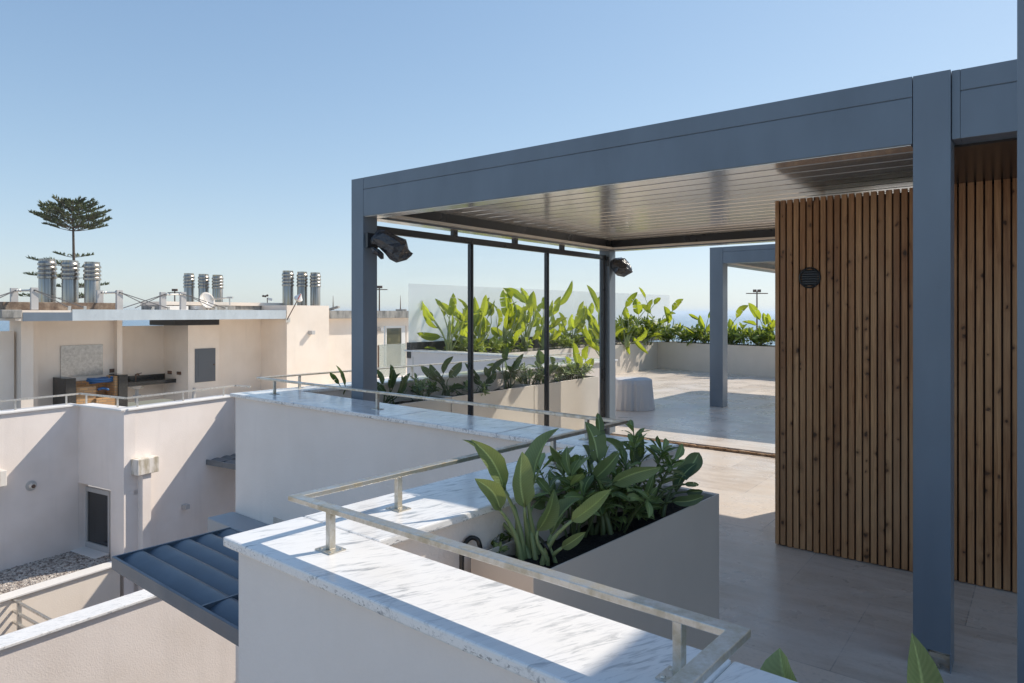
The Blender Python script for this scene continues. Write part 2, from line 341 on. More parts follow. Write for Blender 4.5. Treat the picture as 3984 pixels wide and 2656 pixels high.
MAT['leaf_near'] = leafm('broad_leaf_near', (.060, .105, .045), (.40, .47, .20), .28, (.42, .50, .10), .16)
MAT['leaf_far'] = leafm('broad_leaf_sunlit', (.035, .075, .016), (.20, .29, .04), .56, (.82, .90, .04), .10)  # sunlit copy of the broad leaf, yellow glow put into its colours
MAT['leaf_shade'] = leafm('broad_leaf_shaded', (.045, .08, .032), (.14, .20, .07), .25, (.25, .36, .05), .15)  # same broad leaf under the pergola, shade put into its darker colours
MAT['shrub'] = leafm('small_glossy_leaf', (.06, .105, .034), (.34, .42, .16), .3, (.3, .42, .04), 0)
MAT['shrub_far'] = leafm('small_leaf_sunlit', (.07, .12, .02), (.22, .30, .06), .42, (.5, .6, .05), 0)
MAT['stem'] = paint('green_stalk', (.27, .33, .14), .45)
MAT['stem_d'] = paint('dark_stalk', (.11, .14, .055), .5)
m = leafm('pine_needles', (.040, .060, .028), (.19, .205, .095), .15, (.2, .25, .05), 0, .6); MAT['needle'] = m

# ------------------------------------------------------------------ setting
SL = .0143
def fz(p): return SL * ((p[0] * V.x + p[1] * V.y) - 3.5)      # the terrace falls gently towards the viewer
mb = MB(); mb.prism([pu(-1.75, 3.2), pu(-1.75, -2.5), pu(5, -2.5), pu(5, 7.74), pu(-4.95, 7.74), pu(-4.95, 3.2)], lambda p: fz(p) - .2, fz)
obj('terrace_floor', mb, MAT['tiles'], kind='structure')
mb = MB(); mb.prism([pu(-5.3, 7.76), pu(7, 7.76), pu(7, 21), pu(-9.2, 21), pu(-9.2, 9.2), pu(-5.3, 9.2)], -.2, .1)
obj('upper_terrace', mb, MAT['tiles_b'], kind='structure')
mb = MB()
rnd = random.Random(4)
prev = None; n = 46
for i in range(n):
    u0 = -4.45 + 5.9 * i / n; u1 = -4.45 + 5.9 * (i + 1) / n
    mb.fbox((U, V), u0, u1 - .001, 7.725 - rnd.random() * .018, 7.757, .03, .083 + rnd.random() * .008)
obj('floor_edge', mb, MAT['bed'], kind='structure')
mb = MB(); mb.prism([(-60, -20), (40, -20), (40, 60), (-60, 60)], -7.2, -7.0); obj('courtyard', mb, MAT['paving'], kind='structure')
mb = MB(); mb.prism([pu(-9, -2.6), pu(-9, -22), pu(14, -22), pu(14, -2.6)], -7.0, -.9); obj('bounce_slab', mb, MAT['paving'], kind='structure')  # unseen pale slab added behind the viewer to bounce sunlight into the shade
mb = MB(); mb.prism([(-400, -200), (400, -200), (500, 190), (-500, 170)], -19.8, -12.0); obj('ground', mb, MAT['land'], kind='structure')
mb = MB(); mb.add([(-30000, -3000, -20), (30000, -3000, -20), (30000, 32000, -20), (-30000, 32000, -20)], [[0, 1, 2, 3]]); obj('sea', mb, MAT['sea'], kind='structure')

# ------------------------------------------------------------------ terrace parapet with marble coping
ZM = .95
par = thing('terrace_parapet', v3(pp(-2.0, 1.2), 0), 'white rendered parapet of the near terrace zigzagging under wide marble coping', 'wall')
mb = MB()
t_ = .035; wz = ZM - .03
def wallpoly(u0, u1, v0, v1, z0=-7.0): mb.prism([pp(u0, v0), pp(u1, v0), pp(u1, v1), pp(u0, v1)], z0, wz - .001)
# A, B, C, D, E runs butt against each other
wallpoly(-5.71 + t_, -1.67 - t_, 3.0 + t_, 3.44)                     # A
wallpoly(-2.075 + t_, -1.67 - t_, 1.352 - t_, 3.0 + t_)              # B
wallpoly(-2.075 + t_, -.25, 1.066 + t_, 1.352 - t_)                  # C
wallpoly(-5.71 + t_, -5.43, 3.44, 8.62)                              # D
wallpoly(-.56 + t_, -.25, -2.0, 1.066 + t_)                          # E
wallpoly(-9.8, -5.43, 8.62, 8.88)                                    # far run
lb = MB(); lb.prism([pp(-5.71 - .0, 2.80), pp(-2.1, 2.80), pp(-2.1, 3.0 + t_ - .001), pp(-5.71, 3.0 + t_ - .001)], -.6, -.08)   # projecting ledge above the awning
MAT['ledge'] = paint('grey_ledge_paint', (.36, .37, .385), .55); obj('ledge', lb, MAT['ledge'], par, bevel=.01)
obj('wall', mb, MAT['stucco'], par)
def cop(poly, mat='marble', z1=ZM, cut=0):
    """one run of coping, sawn into slabs across its length"""
    m_ = MB(); (a, b, c, d) = [pp(*q) for q in poly[:4]] if len(poly) == 4 else (None,) * 4
    if cut and a:
        for k in range(cut):
            e0, e1 = k / cut + (.0011 if k else 0), (k + 1) / cut - (.0011 if k < cut - 1 else 0)
            m_.prism([a.lerp(b, e0), a.lerp(b, e1), d.lerp(c, e1), d.lerp(c, e0)], z1 - .03, z1)
    else: m_.prism([pp(*q) for q in poly], z1 - .03, z1)
    return obj('coping', m_, MAT[mat], par, bevel=.006)
cop([(-2.075, 1.066), (-.553, 1.066), (-.553, 1.352), (-2.075, 1.352)], cut=1)
cop([(-2.075, 1.355), (-1.67, 1.355), (-1.67, 2.997), (-2.075, 2.997)], 'marble_b')
cop([(-3.6, 3.0), (-1.67, 3.0), (-1.67, 3.37), (-3.6, 3.43)], 'marble_b', cut=2)
cop([(-5.71, 3.0), (-3.603, 3.0), (-3.603, 3.43), (-5.40, 3.49), (-5.71, 3.49)], 'marble_b')
cop([(-5.71, 3.493), (-5.40, 3.493), (-5.40, 8.59), (-5.71, 8.59)])
cop([(-.55, -2.0), (-.22, -2.0), (-.22, 1.352), (-.55, 1.352)])
cop([(-9.85, 8.593), (-5.40, 8.593), (-5.40, 8.90), (-9.85, 8.90)])

# ------------------------------------------------------------------ handrail
hr = thing('handrail', v3(pp(-1.9, 1.21), ZM), 'low square steel handrail on short posts, following the marble parapet round its corners', 'handrail')
ZR = 1.08; nodes = [(-5.605, 8.3), (-5.605, 3.215), (-1.885, 3.165), (-1.897, 1.212), (-.485, 1.212), (-.485, -1.8)]
mb = MB(); wr, hr_ = .034, .016
P = [pp(*q) for q in nodes]
def offs(i, sgn):
    d0 = (P[i] - P[i - 1]).normalized() if i > 0 else (P[1] - P[0]).normalized(); d1 = (P[i + 1] - P[i]).normalized() if i < len(P) - 1 else d0
    n0 = Vector((-d0.y, d0.x)); n1 = Vector((-d1.y, d1.x)); b = (n0 + n1); b = b / (b.dot(n0)); return P[i] + b * (sgn * wr / 2)
vs = []
for i in range(len(P)):
    a, b = offs(i, 1), offs(i, -1); vs += [v3(a, ZR), v3(b, ZR), v3(b, ZR - hr_), v3(a, ZR - hr_)]
fs = []
for i in range(len(P) - 1):
    for k in range(4): fs.append([i * 4 + k, (i + 1) * 4 + k, (i + 1) * 4 + (k + 1) % 4, i * 4 + (k + 1) % 4])
fs += [[0, 1, 2, 3], [len(vs) - 1, len(vs) - 2, len(vs) - 3, len(vs) - 4]]
mb.add(vs, fs); obj('rail', mb, MAT['rail'], hr, bevel=.002)
for (a, b) in ((-5.605, 3.62), (-5.605, 5.0), (-5.605, 6.4), (-5.605, 7.9), (-5.35, 3.212), (-3.95, 3.193), (-2.12, 3.168), (-1.888, 1.62), (-1.892, 2.55), (-1.715, 1.212), (-.60, 1.212), (-.485, .1), (-.485, -1.1)):
    m_ = MB(); m_.fbox((UP, VP), a - .0095, a + .0095, b - .011, b + .011, ZM + .004, ZR - hr_); p_ = obj('post', m_, MAT['rail'], hr, bevel=.0015)
    m_ = MB(); m_.fbox((UP, VP), a - .036, a + .036, b - .029, b + .029, ZM, ZM + .004)
    for sx_, sy_ in ((-.025, -.018), (.025, .018), (-.025, .018), (.025, -.018)): m_.lathe(v3(pp(a + sx_, b + sy_), ZM + .004), [(.0055, 0), (.0045, .0022), (.001, .0026)], 10)
    obj('base_plate', m_, MAT['rail'], p_)

# ------------------------------------------------------------------ pergola over the terrace
ZB, ZT = 2.44, 2.757
UL, UR, V0, V1 = -4.59, -.507, 3.70, 7.86
PW = .15
def beam(fr_, along_u, a0, a1, b0, b1, z0=ZB, z1=ZT, seam=.098):
    m_ = MB()
    if along_u:
        m_.fbox(fr_, a0, a1, b0, b1, z0, z1 - seam - .0025); m_.fbox(fr_, a0, a1, b0, b1, z1 - seam + .0025, z1); m_.fbox(fr_, a0, a1, b0 + .006, b1 - .006, z1 - seam - .003, z1 - seam + .003)
    else:
        m_.fbox(fr_, a0, a1, b0, b1, z0, z1)
    return m_
FR = (U, V)
pg = thing('pergola', v3(pu(UL, V0), 0), 'large slate blue aluminium pergola with a closed louvred roof over the terrace', 'pergola')
obj('front_beam', beam(FR, True, UL + PW + .003, UR - .003, V0, V0 + .15), MAT['alu'], pg, bevel=.002)
obj('back_beam', beam(FR, True, UL + PW + .003, UR - .003, V1 - .15, V1), MAT['alu'], pg, bevel=.002)
obj('side_beam', beam(FR, False, UL, UL + .15, V0 + PW + .003, V1 - PW - .003), MAT['alu'], pg, bevel=.002)
obj('side_beam', beam(FR, False, UR, UR + .15, V0 + PW + .003, V1 - PW - .003), MAT['alu'], pg, bevel=.002)
for (a, b) in ((UL, V0), (UR, V0), (UL, V1 - PW), (UR, V1 - PW)):
    m_ = MB()
    if (a, b) == (UR, V0):
        m_.fbox(FR, a, a + PW, b, b + PW, .09, ZT); m_.fbox(FR, a, a + .06, b, b + PW, .0, .09); m_.fbox(FR, a + PW - .004, a + PW, b, b + PW, -.004, .09)
    else: m_.fbox(FR, a, a + PW, b, b + PW, .0 if b < 5 else .09, ZT)
    p_ = obj('post', m_, MAT['alu'], pg, bevel=.0025)
    if (a, b) == (UR, V0):
        m_ = MB(); m_.fbox(FR, a + .06, a + PW - .005, b + .012, b + .016, .06, .078); m_.fbox(FR, a + .06, a + PW - .006, b + .06, b + .064, .0, .09)
        m_.lathe(v3(pu(a + .10, b + .03), .0), [(.012, 0), (.012, .006), (.005, .007), (.005, .022)], 10); obj('foot_bracket', m_, MAT['rail'], p_)
# inner gutter ledges, dark inner faces, light channels
m_ = MB(); m_.fbox(FR, UL + .16, UR - .01, V0 + .012, V0 + .149, ZB - .004, ZB - .001); m_.fbox(FR, UL + .012, UL + .149, V0 + .16, V1 - .16, ZB - .004, ZB - .001); m_.fbox(FR, UL + .16, UR - .01, V1 - .149, V1 - .012, ZB - .004, ZB - .001); obj('beam_underside', m_, MAT['louvre'], pg)
m_ = MB(); i0, i1, j0, j1 = UL + .153, UR - .003, V0 + .153, V1 - .153
m_.fbox(FR, i0, i0 + .10, j0, j1, ZB + .012, ZB + .024); m_.fbox(FR, i0 + .101, i1, j1 - .10, j1, ZB + .012, ZB + .024); m_.fbox(FR, i0 + .101, i1, j0, j0 + .07, ZB + .012, ZB + .024)
obj('soffit_ledge', m_, MAT['soffit'], pg)
m_ = MB(); m_.fbox(FR, i0 + .102, i0 + .118, j0, j1 - .12, ZB + .004, ZB + .026); m_.fbox(FR, i0 + .119, i1, j1 - .118, j1 - .102, ZB + .004, ZB + .026); obj('light_channel', m_, MAT['channel'], pg)
m_ = MB(); m_.fbox(FR, i0 + .06, i0 + .072, j0, j1 - .08, ZB + .028, ZB + .16); m_.fbox(FR, i0 + .073, i1, j1 - .075, j1 - .063, ZB + .028, ZB + .16); obj('gutter', m_, MAT['alu_dark'], pg)
m_ = MB(); nsl = 19
for k in range(nsl):
    a = j0 + .002 + (j1 - j0 - .08) * k / nsl; b = j0 + (j1 - j0 - .08) * (k + 1) / nsl - .006
    z = ZB + .115; A_ = U * (i0 + .075); B_ = U * (i1 - .002)
    prof = [(a, z + .010), (a + .012, z), (b - .02, z - .002), (b, z + .006), (b, z + .03), (a, z + .03)]
    vs = [v3(A_ + V * q, zz) for q, zz in prof] + [v3(B_ + V * q, zz) for q, zz in prof]
    n_ = len(prof); m_.add(vs, [list(range(n_)), list(range(n_, 2 * n_))[::-1]] + [[i, n_ + i, n_ + (i + 1) % n_, (i + 1) % n_] for i in range(n_)])
obj('louvre_roof', m_, MAT['louvre'], pg)
m_ = MB(); m_.fbox(FR, i0, i1, j0, j1, ZB + .20, ZB + .22); obj('roof_deck', m_, MAT['alu'], pg)

pg2 = thing('pergola', v3(pu(UR + .2, V0), 0), 'slate blue pergola bay joined to the tall post, with a dark soffit', 'pergola')
m_ = MB(); m_.fbox(FR, UR + PW + .003, UR + PW + .0355, V0 + .012, V0 + .1655, ZB, ZT - .004); obj('corner_trim', m_, MAT['alu'], pg2, bevel=.002)
obj('front_beam', beam(FR, True, UR + PW + .036, 4.2, V0 + .014, V0 + .164, ZB, ZT - .004), MAT['alu'], pg2, bevel=.002)
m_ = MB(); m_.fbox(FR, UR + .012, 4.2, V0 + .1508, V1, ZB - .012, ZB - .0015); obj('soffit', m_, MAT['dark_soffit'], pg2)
m_ = MB(); m_.fbox(FR, UR + PW + .036, 4.2, V0 + .166, V1, ZB + .20, ZB + .22); obj('roof_deck', m_, MAT['alu'], pg2)
m_ = MB(); m_.fbox(FR, 4.0, 4.15, V0 + .17, V0 + .32, 0, ZB + .05); obj('post', m_, MAT['alu'], pg2)

m_ = MB(); q = G(3957, 2.0) ; qu, qv = q.dot(U), q.dot(V)
m_.fbox(FR, qu, qu + .14, qv - .0, qv + .14, fz(q), 3.0)
obj('metal_post', m_, MAT['alu'], bevel=.003, label='slate blue metal post standing closest of all, cut by the edge of the photo', cat='post', origin=v3(q, 0))

# second pergola at the far end
P2U, P2V = -4.43, 10.97
pg3 = thing('pergola', v3(pu(P2U, P2V), .1), 'slate blue pergola far back on the raised terrace, half hidden by the slatted wall', 'pergola')
obj('front_beam', beam(FR, True, P2U + .223, 3.0, P2V, P2V + .2, 2.45, 2.72, .08), MAT['alu'], pg3, bevel=.003)
obj('side_beam', beam(FR, False, P2U, P2U + .2, P2V + .223, 15.5, 2.45, 2.72), MAT['alu'], pg3)
obj('back_beam', beam(FR, True, P2U + .203, 3.0, 15.3, 15.5, 2.45, 2.72, .08), MAT['alu'], pg3)
for (a, b) in ((P2U, P2V), (2.9, P2V), (2.9, 15.28)):
    m_ = MB(); m_.fbox(FR, a, a + .22, b, b + .22, .1, 2.72); obj('post', m_, MAT['alu'], pg3, bevel=.004)
m_ = MB(); m_.fbox(FR, P2U + .2, 3, P2V + .2, 15.3, 2.56, 2.6); obj('louvre_roof', m_, MAT['louvre'], pg3)
m_ = MB(); m_.fbox(FR, P2U + .201, P2U + .30, P2V + .23, 15.3, 2.455, 2.47); obj('soffit_ledge', m_, MAT['soffit'], pg3)

# glass screen along the pergola's side
gs = thing('glass_screen', v3(pu(-4.52, 5.8), 0), 'frameless looking glass screen between dark mullions under the pergola side', 'glass screen')
GU = -4.515
m_ = MB(); m_.fbox(FR, GU - .025, GU + .025, V0 + .153, V1 - .153, 2.335, 2.385); m_.fbox(FR, GU - .014, GU + .03, V0 + .153, V1 - .153, 2.325, 2.3345); obj('top_rail', m_, MAT['alu_dark'], gs, bevel=.002)
ys = []
for px_ in (1831, 2127):
    p_ = online(U * GU, V, px_); ys.append(p_.dot(V))
ys.append(V1 - .19)
for b in ys:
    m_ = MB(); m_.fbox(FR, GU - .022, GU + .022, b - .02, b + .02, .06, 2.324); m_.fbox(FR, GU + .0225, GU + .03, b - .008, b + .008, .06, 2.324); obj('mullion', m_, MAT['alu_dark'], gs, bevel=.002)
edges = [V0 + .153] + ys
for k in range(3):
    m_ = MB(); m_.fbox(FR, GU - .004, GU + .004, edges[k] + .022, edges[k + 1] - .022, .06, 2.324); obj('pane', m_, MAT['glass'], gs)
for px_ in (1767, 2003, 2186):
    b = online(U * GU, V, px_).dot(V); m_ = MB(); m_.fbox(FR, GU - .02, GU + .02, b - .03, b + .03, 2.386, ZB - .001); obj('bracket', m_, MAT['alu_dark'], gs)

# ------------------------------------------------------------------ slatted timber block
WU0, WU1, WV, WZ = -1.52, 2.6, 4.94, 2.432
wl = thing('slatted_wall', v3(pu(WU0, WV), 0), 'brown knotty timber wall of narrow vertical slats standing behind the tall post', 'wall')
m_ = MB(); m_.fbox(FR, WU0 + .012, WU1, WV + .028, WV + 1.33, .0, WZ - .02); obj('backing', m_, MAT['backing'], wl)
m_ = MB(); k = 0; u = math.ceil(WU0 / PITCH) * PITCH; rnd = random.Random(8)
m_.fbox(FR, WU0, WU0 + .026, WV, WV + .06, .03, WZ)
u = WU0 + .0365
while u < WU1:
    j = rnd.uniform(-.0012, .0012); m_.fbox(FR, u, u + .0335, WV + j, WV + .027, .028 + rnd.uniform(-.003, .003), WZ + rnd.uniform(-.0015, .001)); u += PITCH
b = WV + .07
while b < WV + 1.3: m_.fbox(FR, WU0 - .015, WU0 + .0115, b, b + .0315, .03, WZ); b += PITCH
obj('slats', m_, MAT['wood'], wl, bevel=.003)
p_ = online(V * WV, U, 3151); vu = p_.dot(U); vz = Z(1080, p_.y); n3 = Vector((-V.x, -V.y, 0)); u3 = Vector((U.x, U.y, 0)); c = v3(p_, vz) + n3 * .002
m_ = MB()
def ring(mbx, c, r0, r1, d0, d1, n=36):
    vs = []
    for i in range(n):
        a = 2 * math.pi * i / n; e = u3 * math.cos(a) + Vector((0, 0, 1)) * math.sin(a)
        vs += [c + e * r0 + n3 * d0, c + e * r0 + n3 * d1, c + e * r1 + n3 * (d1 * .6), c + e * r1 + n3 * d0]
    fs = []
    for i in range(n):
        j = (i + 1) % n
        for k in range(4): fs.append([i * 4 + k, j * 4 + k, j * 4 + (k + 1) % 4, i * 4 + (k + 1) % 4])
    mbx.add(vs, fs)
ring(m_, c, .060, .072, 0, .014); vent = obj('vent', m_, MAT['black'], wl, bevel=.002)
m_ = MB()
for i in range(7):
    zz = -.048 + i * .016; hw = math.sqrt(.060 ** 2 - zz ** 2)
    a = c + Vector((0, 0, zz)); m_.bar(a - u3 * hw + n3 * .004, a + u3 * hw + n3 * .004, .009, .005, Vector((n3.x, n3.y, .8)).normalized())
m_.fbox(FR, vu - .05, vu + .05, WV - .002, WV - .0012, vz - .05, vz + .05)
obj('grille', m_, MAT['alu_dark'], vent)

# unseen block added beside the view to shade the end of the marble
m_ = MB(); m_.fbox(FR, .613, 6, 3.9, 9.5, 2.8, 4.0)
obj('shade_block', m_, MAT['stucco'], label='unseen white block added above the second pergola bay to shade the marble', cat='building')

# ------------------------------------------------------------------ planters
def planter(poly, z0, z1, label, mat, group=None, th=.02, soil=.05):
    c = sum((Vector(p) for p in poly), Vector((0, 0))) / len(poly)
    t = thing('planter', v3(c, z0), label, 'planter', group)
    m_ = MB(); n = len(poly)
    inner = [Vector(p) + (c - Vector(p)).normalized() * th * 1.6 for p in poly]
    vs = [v3(Vector(p), z) for z in (z0, z1) for p in poly] + [v3(p, z) for z in (z1, z1 - soil - .02) for p in inner]
    fs = []
    for r in range(3):
        for i in range(n): fs.append([r * n + i, r * n + (i + 1) % n, (r + 1) * n + (i + 1) % n, (r + 1) * n + i])
    fs.append(list(range(n))[::-1]); m_.add(vs, fs); obj('box', m_, mat, t, bevel=.004)
    m_ = MB(); N = 26; a, b, c_, d = inner[:4]
    for i in range(N + 1):
        for j in range(9):
            p = (a.lerp(b, i / N)).lerp(d.lerp(c_, i / N), j / 8); m_.v.append(v3(p, z1 - soil + .025 * noise.noise(Vector((p.x * 9, p.y * 9, 0)))))
    for i in range(N):
        for j in range(8): m_.f.append([i * 9 + j, (i + 1) * 9 + j, (i + 1) * 9 + j + 1, i * 9 + j + 1]); m_.sh.append(.5)
    obj('soil', m_, MAT['soil'], t, smooth=True); return t
ZPL = .80
pa = W(2075, 2245, ZPL); pb = W(2799, 1920, ZPL); bk = W(1780, 2183, ZPL)
dv = (pb - pa).normalized(); dn = Vector((-dv.y, dv.x)); wdt = abs((bk - pa).dot(dn))
NEAR = [pa, pb, pb + dn * wdt, pa + dn * wdt]
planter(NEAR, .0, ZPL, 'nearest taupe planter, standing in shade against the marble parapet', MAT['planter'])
PU0, PU1 = -5.36, -4.86
def pl_uv(u0, u1, v0, v1): return [pu(u1, v0), pu(u1, v1), pu(u0, v1), pu(u0, v0)]
jv = online(U * PU1, V, 2078).dot(V); ev = online(U * PU1, V, 2328).dot(V)
planter(pl_uv(PU0, PU1, 4.05, 5.2), 0, .78, 'dark shaded planter tucked behind the left pergola post', MAT['planter_far'])
planter(pl_uv(PU0, PU1, 5.21, jv - .004), 0, .78, 'cream planter behind the glass screen crossed by a slanting sun patch', MAT['planter_far'])
planter(pl_uv(PU0, PU1, jv + .004, ev), .0, .78, 'cream planter at the far end of the glass screen with leaf shadows on its end', MAT['planter_far'])
planter(pl_uv(-9.35, -8.66, 8.95, 13.2), .1, .83, 'long ivory planter under the glass balustrade holding the tallest plants', MAT['planter_far'])
planter(pl_uv(-9.30, -8.60, 13.21, 17.78), .1, .83, 'ivory planter in sun at the far corner of the raised terrace, streaked by leaf shadows', MAT['planter_far'])
f0, f1 = W(2559, 1432, .1), W(3014, 1469, .1); fd = (f1 - f0).normalized(); fn = Vector((-fd.y, fd.x))
if fn.y < 0: fn = -fn
fm = online(f0, fd, 2790)
planter([f0, fm - fd * .005, fm - fd * .005 + fn * .6, f0 + fn * .6], .1, .835, 'ivory planter closing the back of the raised terrace, next to the corner', MAT['planter_far'])
planter([fm + fd * .005, f1 + fd * 2, f1 + fd * 2 + fn * .6, fm + fd * .005 + fn * .6], .1, .835, 'ivory planter at the back seen between the far post and the slatted wall', MAT['planter_far'])
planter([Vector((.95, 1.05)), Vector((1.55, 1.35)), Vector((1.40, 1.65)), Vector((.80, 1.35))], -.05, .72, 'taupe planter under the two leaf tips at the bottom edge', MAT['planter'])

# ------------------------------------------------------------------ plants
def leaf(mb, b, t, w, nrm, fold=.35, sag=.08, seed=0, shade=.5, ns=10, ripple=.06, blunt=.62, tear=0):
    """a blade from b to t: oblong outline, folded along the midrib, rippled rims; tear > 0 splits the halves into strips"""
    b = Vector(b); t = Vector(t); ax = t - b; L = ax.length; d = ax / L
    nrm = (nrm - d * nrm.dot(d)); nrm = nrm.normalized() if nrm.length > 1e-4 else d.orthogonal().normalized()
    sd = d.cross(nrm).normalized(); rd = random.Random(seed); ph = rd.random() * 6; tw = rd.uniform(-.5, .5); side = rd.uniform(-.10, .10)
    asym = rd.uniform(.86, 1.14); pk = rd.uniform(.42, .58)
    def frame(s_):
        bend = sag * L * (4 * s_ * (1 - s_)); tip = -sag * L * 1.1 * max(0, s_ - .55) ** 2 * 3
        c = b + ax * s_ + nrm * (bend * .5 + tip) + sd * (side * L * math.sin(math.pi * s_))
        pr = min(1., s_ * 4.2 + .02) ** .62 * max(0., 1 - max(0., (s_ - pk) / (1 - pk)) ** 2.1) ** .85
        if blunt > 1: pr = math.sin(math.pi * min(1, s_ ** blunt * .985 + .012)) ** .72
        hw = w / 2 * max(pr, .015); a_ = tw * s_
        return c, hw, sd * math.cos(a_) + nrm * math.sin(a_), nrm * math.cos(a_) - sd * math.sin(a_)
    def pt(s_, q, drop=0.):
        c, hw, s2, n2 = frame(s_); hw = hw * (asym if q > 0 else 2 - asym)
        f = fold * hw * (abs(q) ** 1.25) * (1 + .3 * math.sin(ph + s_ * 4 + (q > 0)))
        rip = ripple * hw * math.sin(s_ * 17 + ph + (2 if q > 0 else 0)) * abs(q) ** 2
        return c + s2 * (q * hw * math.sqrt(max(.15, 1 - min(.9, fold * .62) ** 2))) + n2 * (f + rip - drop * hw * abs(q) ** 1.6)
    nc = 3
    for sg in (-1, 1):
        cuts = sorted(set([0, ns] + [rd.randint(2, ns - 2) for _ in range(tear)]))
        for k in range(len(cuts) - 1):
            i0, i1 = cuts[k], cuts[k + 1]; drop = rd.uniform(-.05, .5) if len(cuts) > 2 else 0.; g0 = .012 * (k > 0) + rd.uniform(0, .012) * (k > 0); g1 = rd.uniform(0, .02) * (k < len(cuts) - 2); o = len(mb.v)
            for i in range(i0, i1 + 1):
                for j in range(nc + 1):
                    q = j / nc; s_ = i / ns
                    if i == i0: s_ += g0 * q
                    if i == i1: s_ -= g1 * q
                    mb.uv[len(mb.v)] = (.5 + sg * q / 2, s_); mb.v.append(pt(s_, sg * q, drop))
            for i in range(i1 - i0):
                for j in range(nc):
                    p = o + i * (nc + 1) + j; f = [p, p + 1, p + nc + 2, p + nc + 1]; mb.f.append(f if sg > 0 else f[::-1]); mb.sh.append(shade)
def stalk(mb, a, b, dirb, r0, r1, n=7):
    a = Vector(a); b = Vector(b); L = (b - a).length; c1 = a + Vector((0, 0, L * .45)); c2 = b - dirb.normalized() * L * .35
    pts = []
    for i in range(n + 1):
        s = i / n; pts.append(a * (1 - s) ** 3 + c1 * 3 * s * (1 - s) ** 2 + c2 * 3 * s * s * (1 - s) + b * s ** 3)
    mb.tube(pts, [r0 + (r1 - r0) * i / n for i in range(n + 1)], 6)
TOCAM = lambda p: (Vector((0, 0, H)) - p).normalized()
def big_plant(name, base, leaves, label, mat, smat, group=None, seed=0, stem_r=.014, cat='plant', tears=(0, 0, 1)):
    """leaves: (blade base, tip, width, yaw about the blade axis in degrees from facing the viewer, tone)"""
    base = Vector(base); t = thing(name, base, label, cat, group); rd = random.Random(seed); ml = MB(); ms = MB()
    for i, (b, tp, w, yaw, tone) in enumerate(leaves):
        d = (tp - b).normalized(); n = TOCAM(b) + Vector((0, 0, .35)); n = n - d * n.dot(d); n.normalize(); n = Matrix.Rotation(R(yaw), 3, d) @ n
        leaf(ml, b, tp, w, n, rd.uniform(.35, 1.05), rd.uniform(.0, .14), rd.random(), min(1, max(0, tone + rd.uniform(-.35, .25))), blunt=.6, tear=rd.choice(tears), ripple=rd.uniform(.04, .13))
        a = base + Vector((rd.uniform(-.05, .05), rd.uniform(-.05, .05), -.03))
        stalk(ms, a, b, d, stem_r * rd.uniform(.9, 1.2), stem_r * .42); ms.tube([b, b + (tp - b) * .5], [stem_r * .42, stem_r * .1], 5)
    obj('leaves', ml, mat, t, smooth=True); obj('stalks', ms, smat, t, smooth=True); return t
def rand_leaves(base, n, hh, spread, lw, ll, seed, lo=.35):
    rd = random.Random(seed); out = []
    for i in range(n):
        az = rd.uniform(0, 6.28); k = rd.uniform(lo, 1.0); tilt = rd.uniform(.05, .55) * (1.25 - k * .5)
        d = Vector((math.cos(az) * math.sin(tilt), math.sin(az) * math.sin(tilt), math.cos(tilt)))
        b = base + Vector((math.cos(az) * spread * rd.uniform(.2, .8), math.sin(az) * spread * rd.uniform(.2, .8), hh * k * .62))
        t2 = tilt + rd.uniform(0, .7) ; d2 = Vector((math.cos(az) * math.sin(t2), math.sin(az) * math.sin(t2), math.cos(t2)))
        out.append((b, b + d2 * ll * rd.uniform(.7, 1.15), lw * rd.uniform(.7, 1.2), rd.uniform(-75, 75), rd.random()))
    return out
def shrub(base, hh, spread, n, lsz, label, mat, group=None, seed=0, droop=.0, smat=None):
    base = Vector(base); t = thing('leafy_shrub', base, label, 'shrub', group); rd = random.Random(seed); ml = MB(); ms = MB()
    for i in range(n):
        az = rd.uniform(0, 6.28); rr = spread * math.sqrt(rd.random()); tip = base + Vector((math.cos(az) * rr, math.sin(az) * rr, hh * rd.uniform(.45, 1.0) * (1 - .35 * rr / spread)))
        st = base + Vector((math.cos(az) * rr * .2, math.sin(az) * rr * .2, -.03)); ax = (tip - st).normalized()
        ms.tube([st, st.lerp(tip, .5) + Vector((0, 0, hh * .06)), tip], [.006, .004, .0025], 5)
        for k in range(rd.randint(8, 12)):
            a = k * 2.4 + rd.random(); el = rd.uniform(.1, .9) - droop; x = ax.orthogonal().normalized(); y = ax.cross(x)
            d = (x * math.cos(a) + y * math.sin(a)) * math.cos(el) + ax * math.sin(el)
            b = tip - ax * (k * .006 * hh / .3); ln = lsz * rd.uniform(.6, 1.1)
            leaf(ml, b, b + d * ln, ln * .36, ax * .8 + d.cross(ax) * rd.uniform(-.4, .4) + Vector((0, 0, .3)), .2, rd.uniform(-.05, .15), rd.random(), rd.random() ** 1.3, ns=4, ripple=0, blunt=1.25)
        for k in range(4):
            p = st.lerp(tip, rd.uniform(.4, .85)); a = rd.uniform(0, 6.28); d = Vector((math.cos(a), math.sin(a), rd.uniform(-.2, .6))).normalized()
            leaf(ml, p, p + d * lsz * .8, lsz * .28, Vector((0, 0, 1)), .2, .1, rd.random(), rd.random() * .6, ns=4, ripple=0, blunt=1.25)
    obj('leaves', ml, mat, t, smooth=True); obj('stems', ms, smat or MAT['stem_d'], t); return t
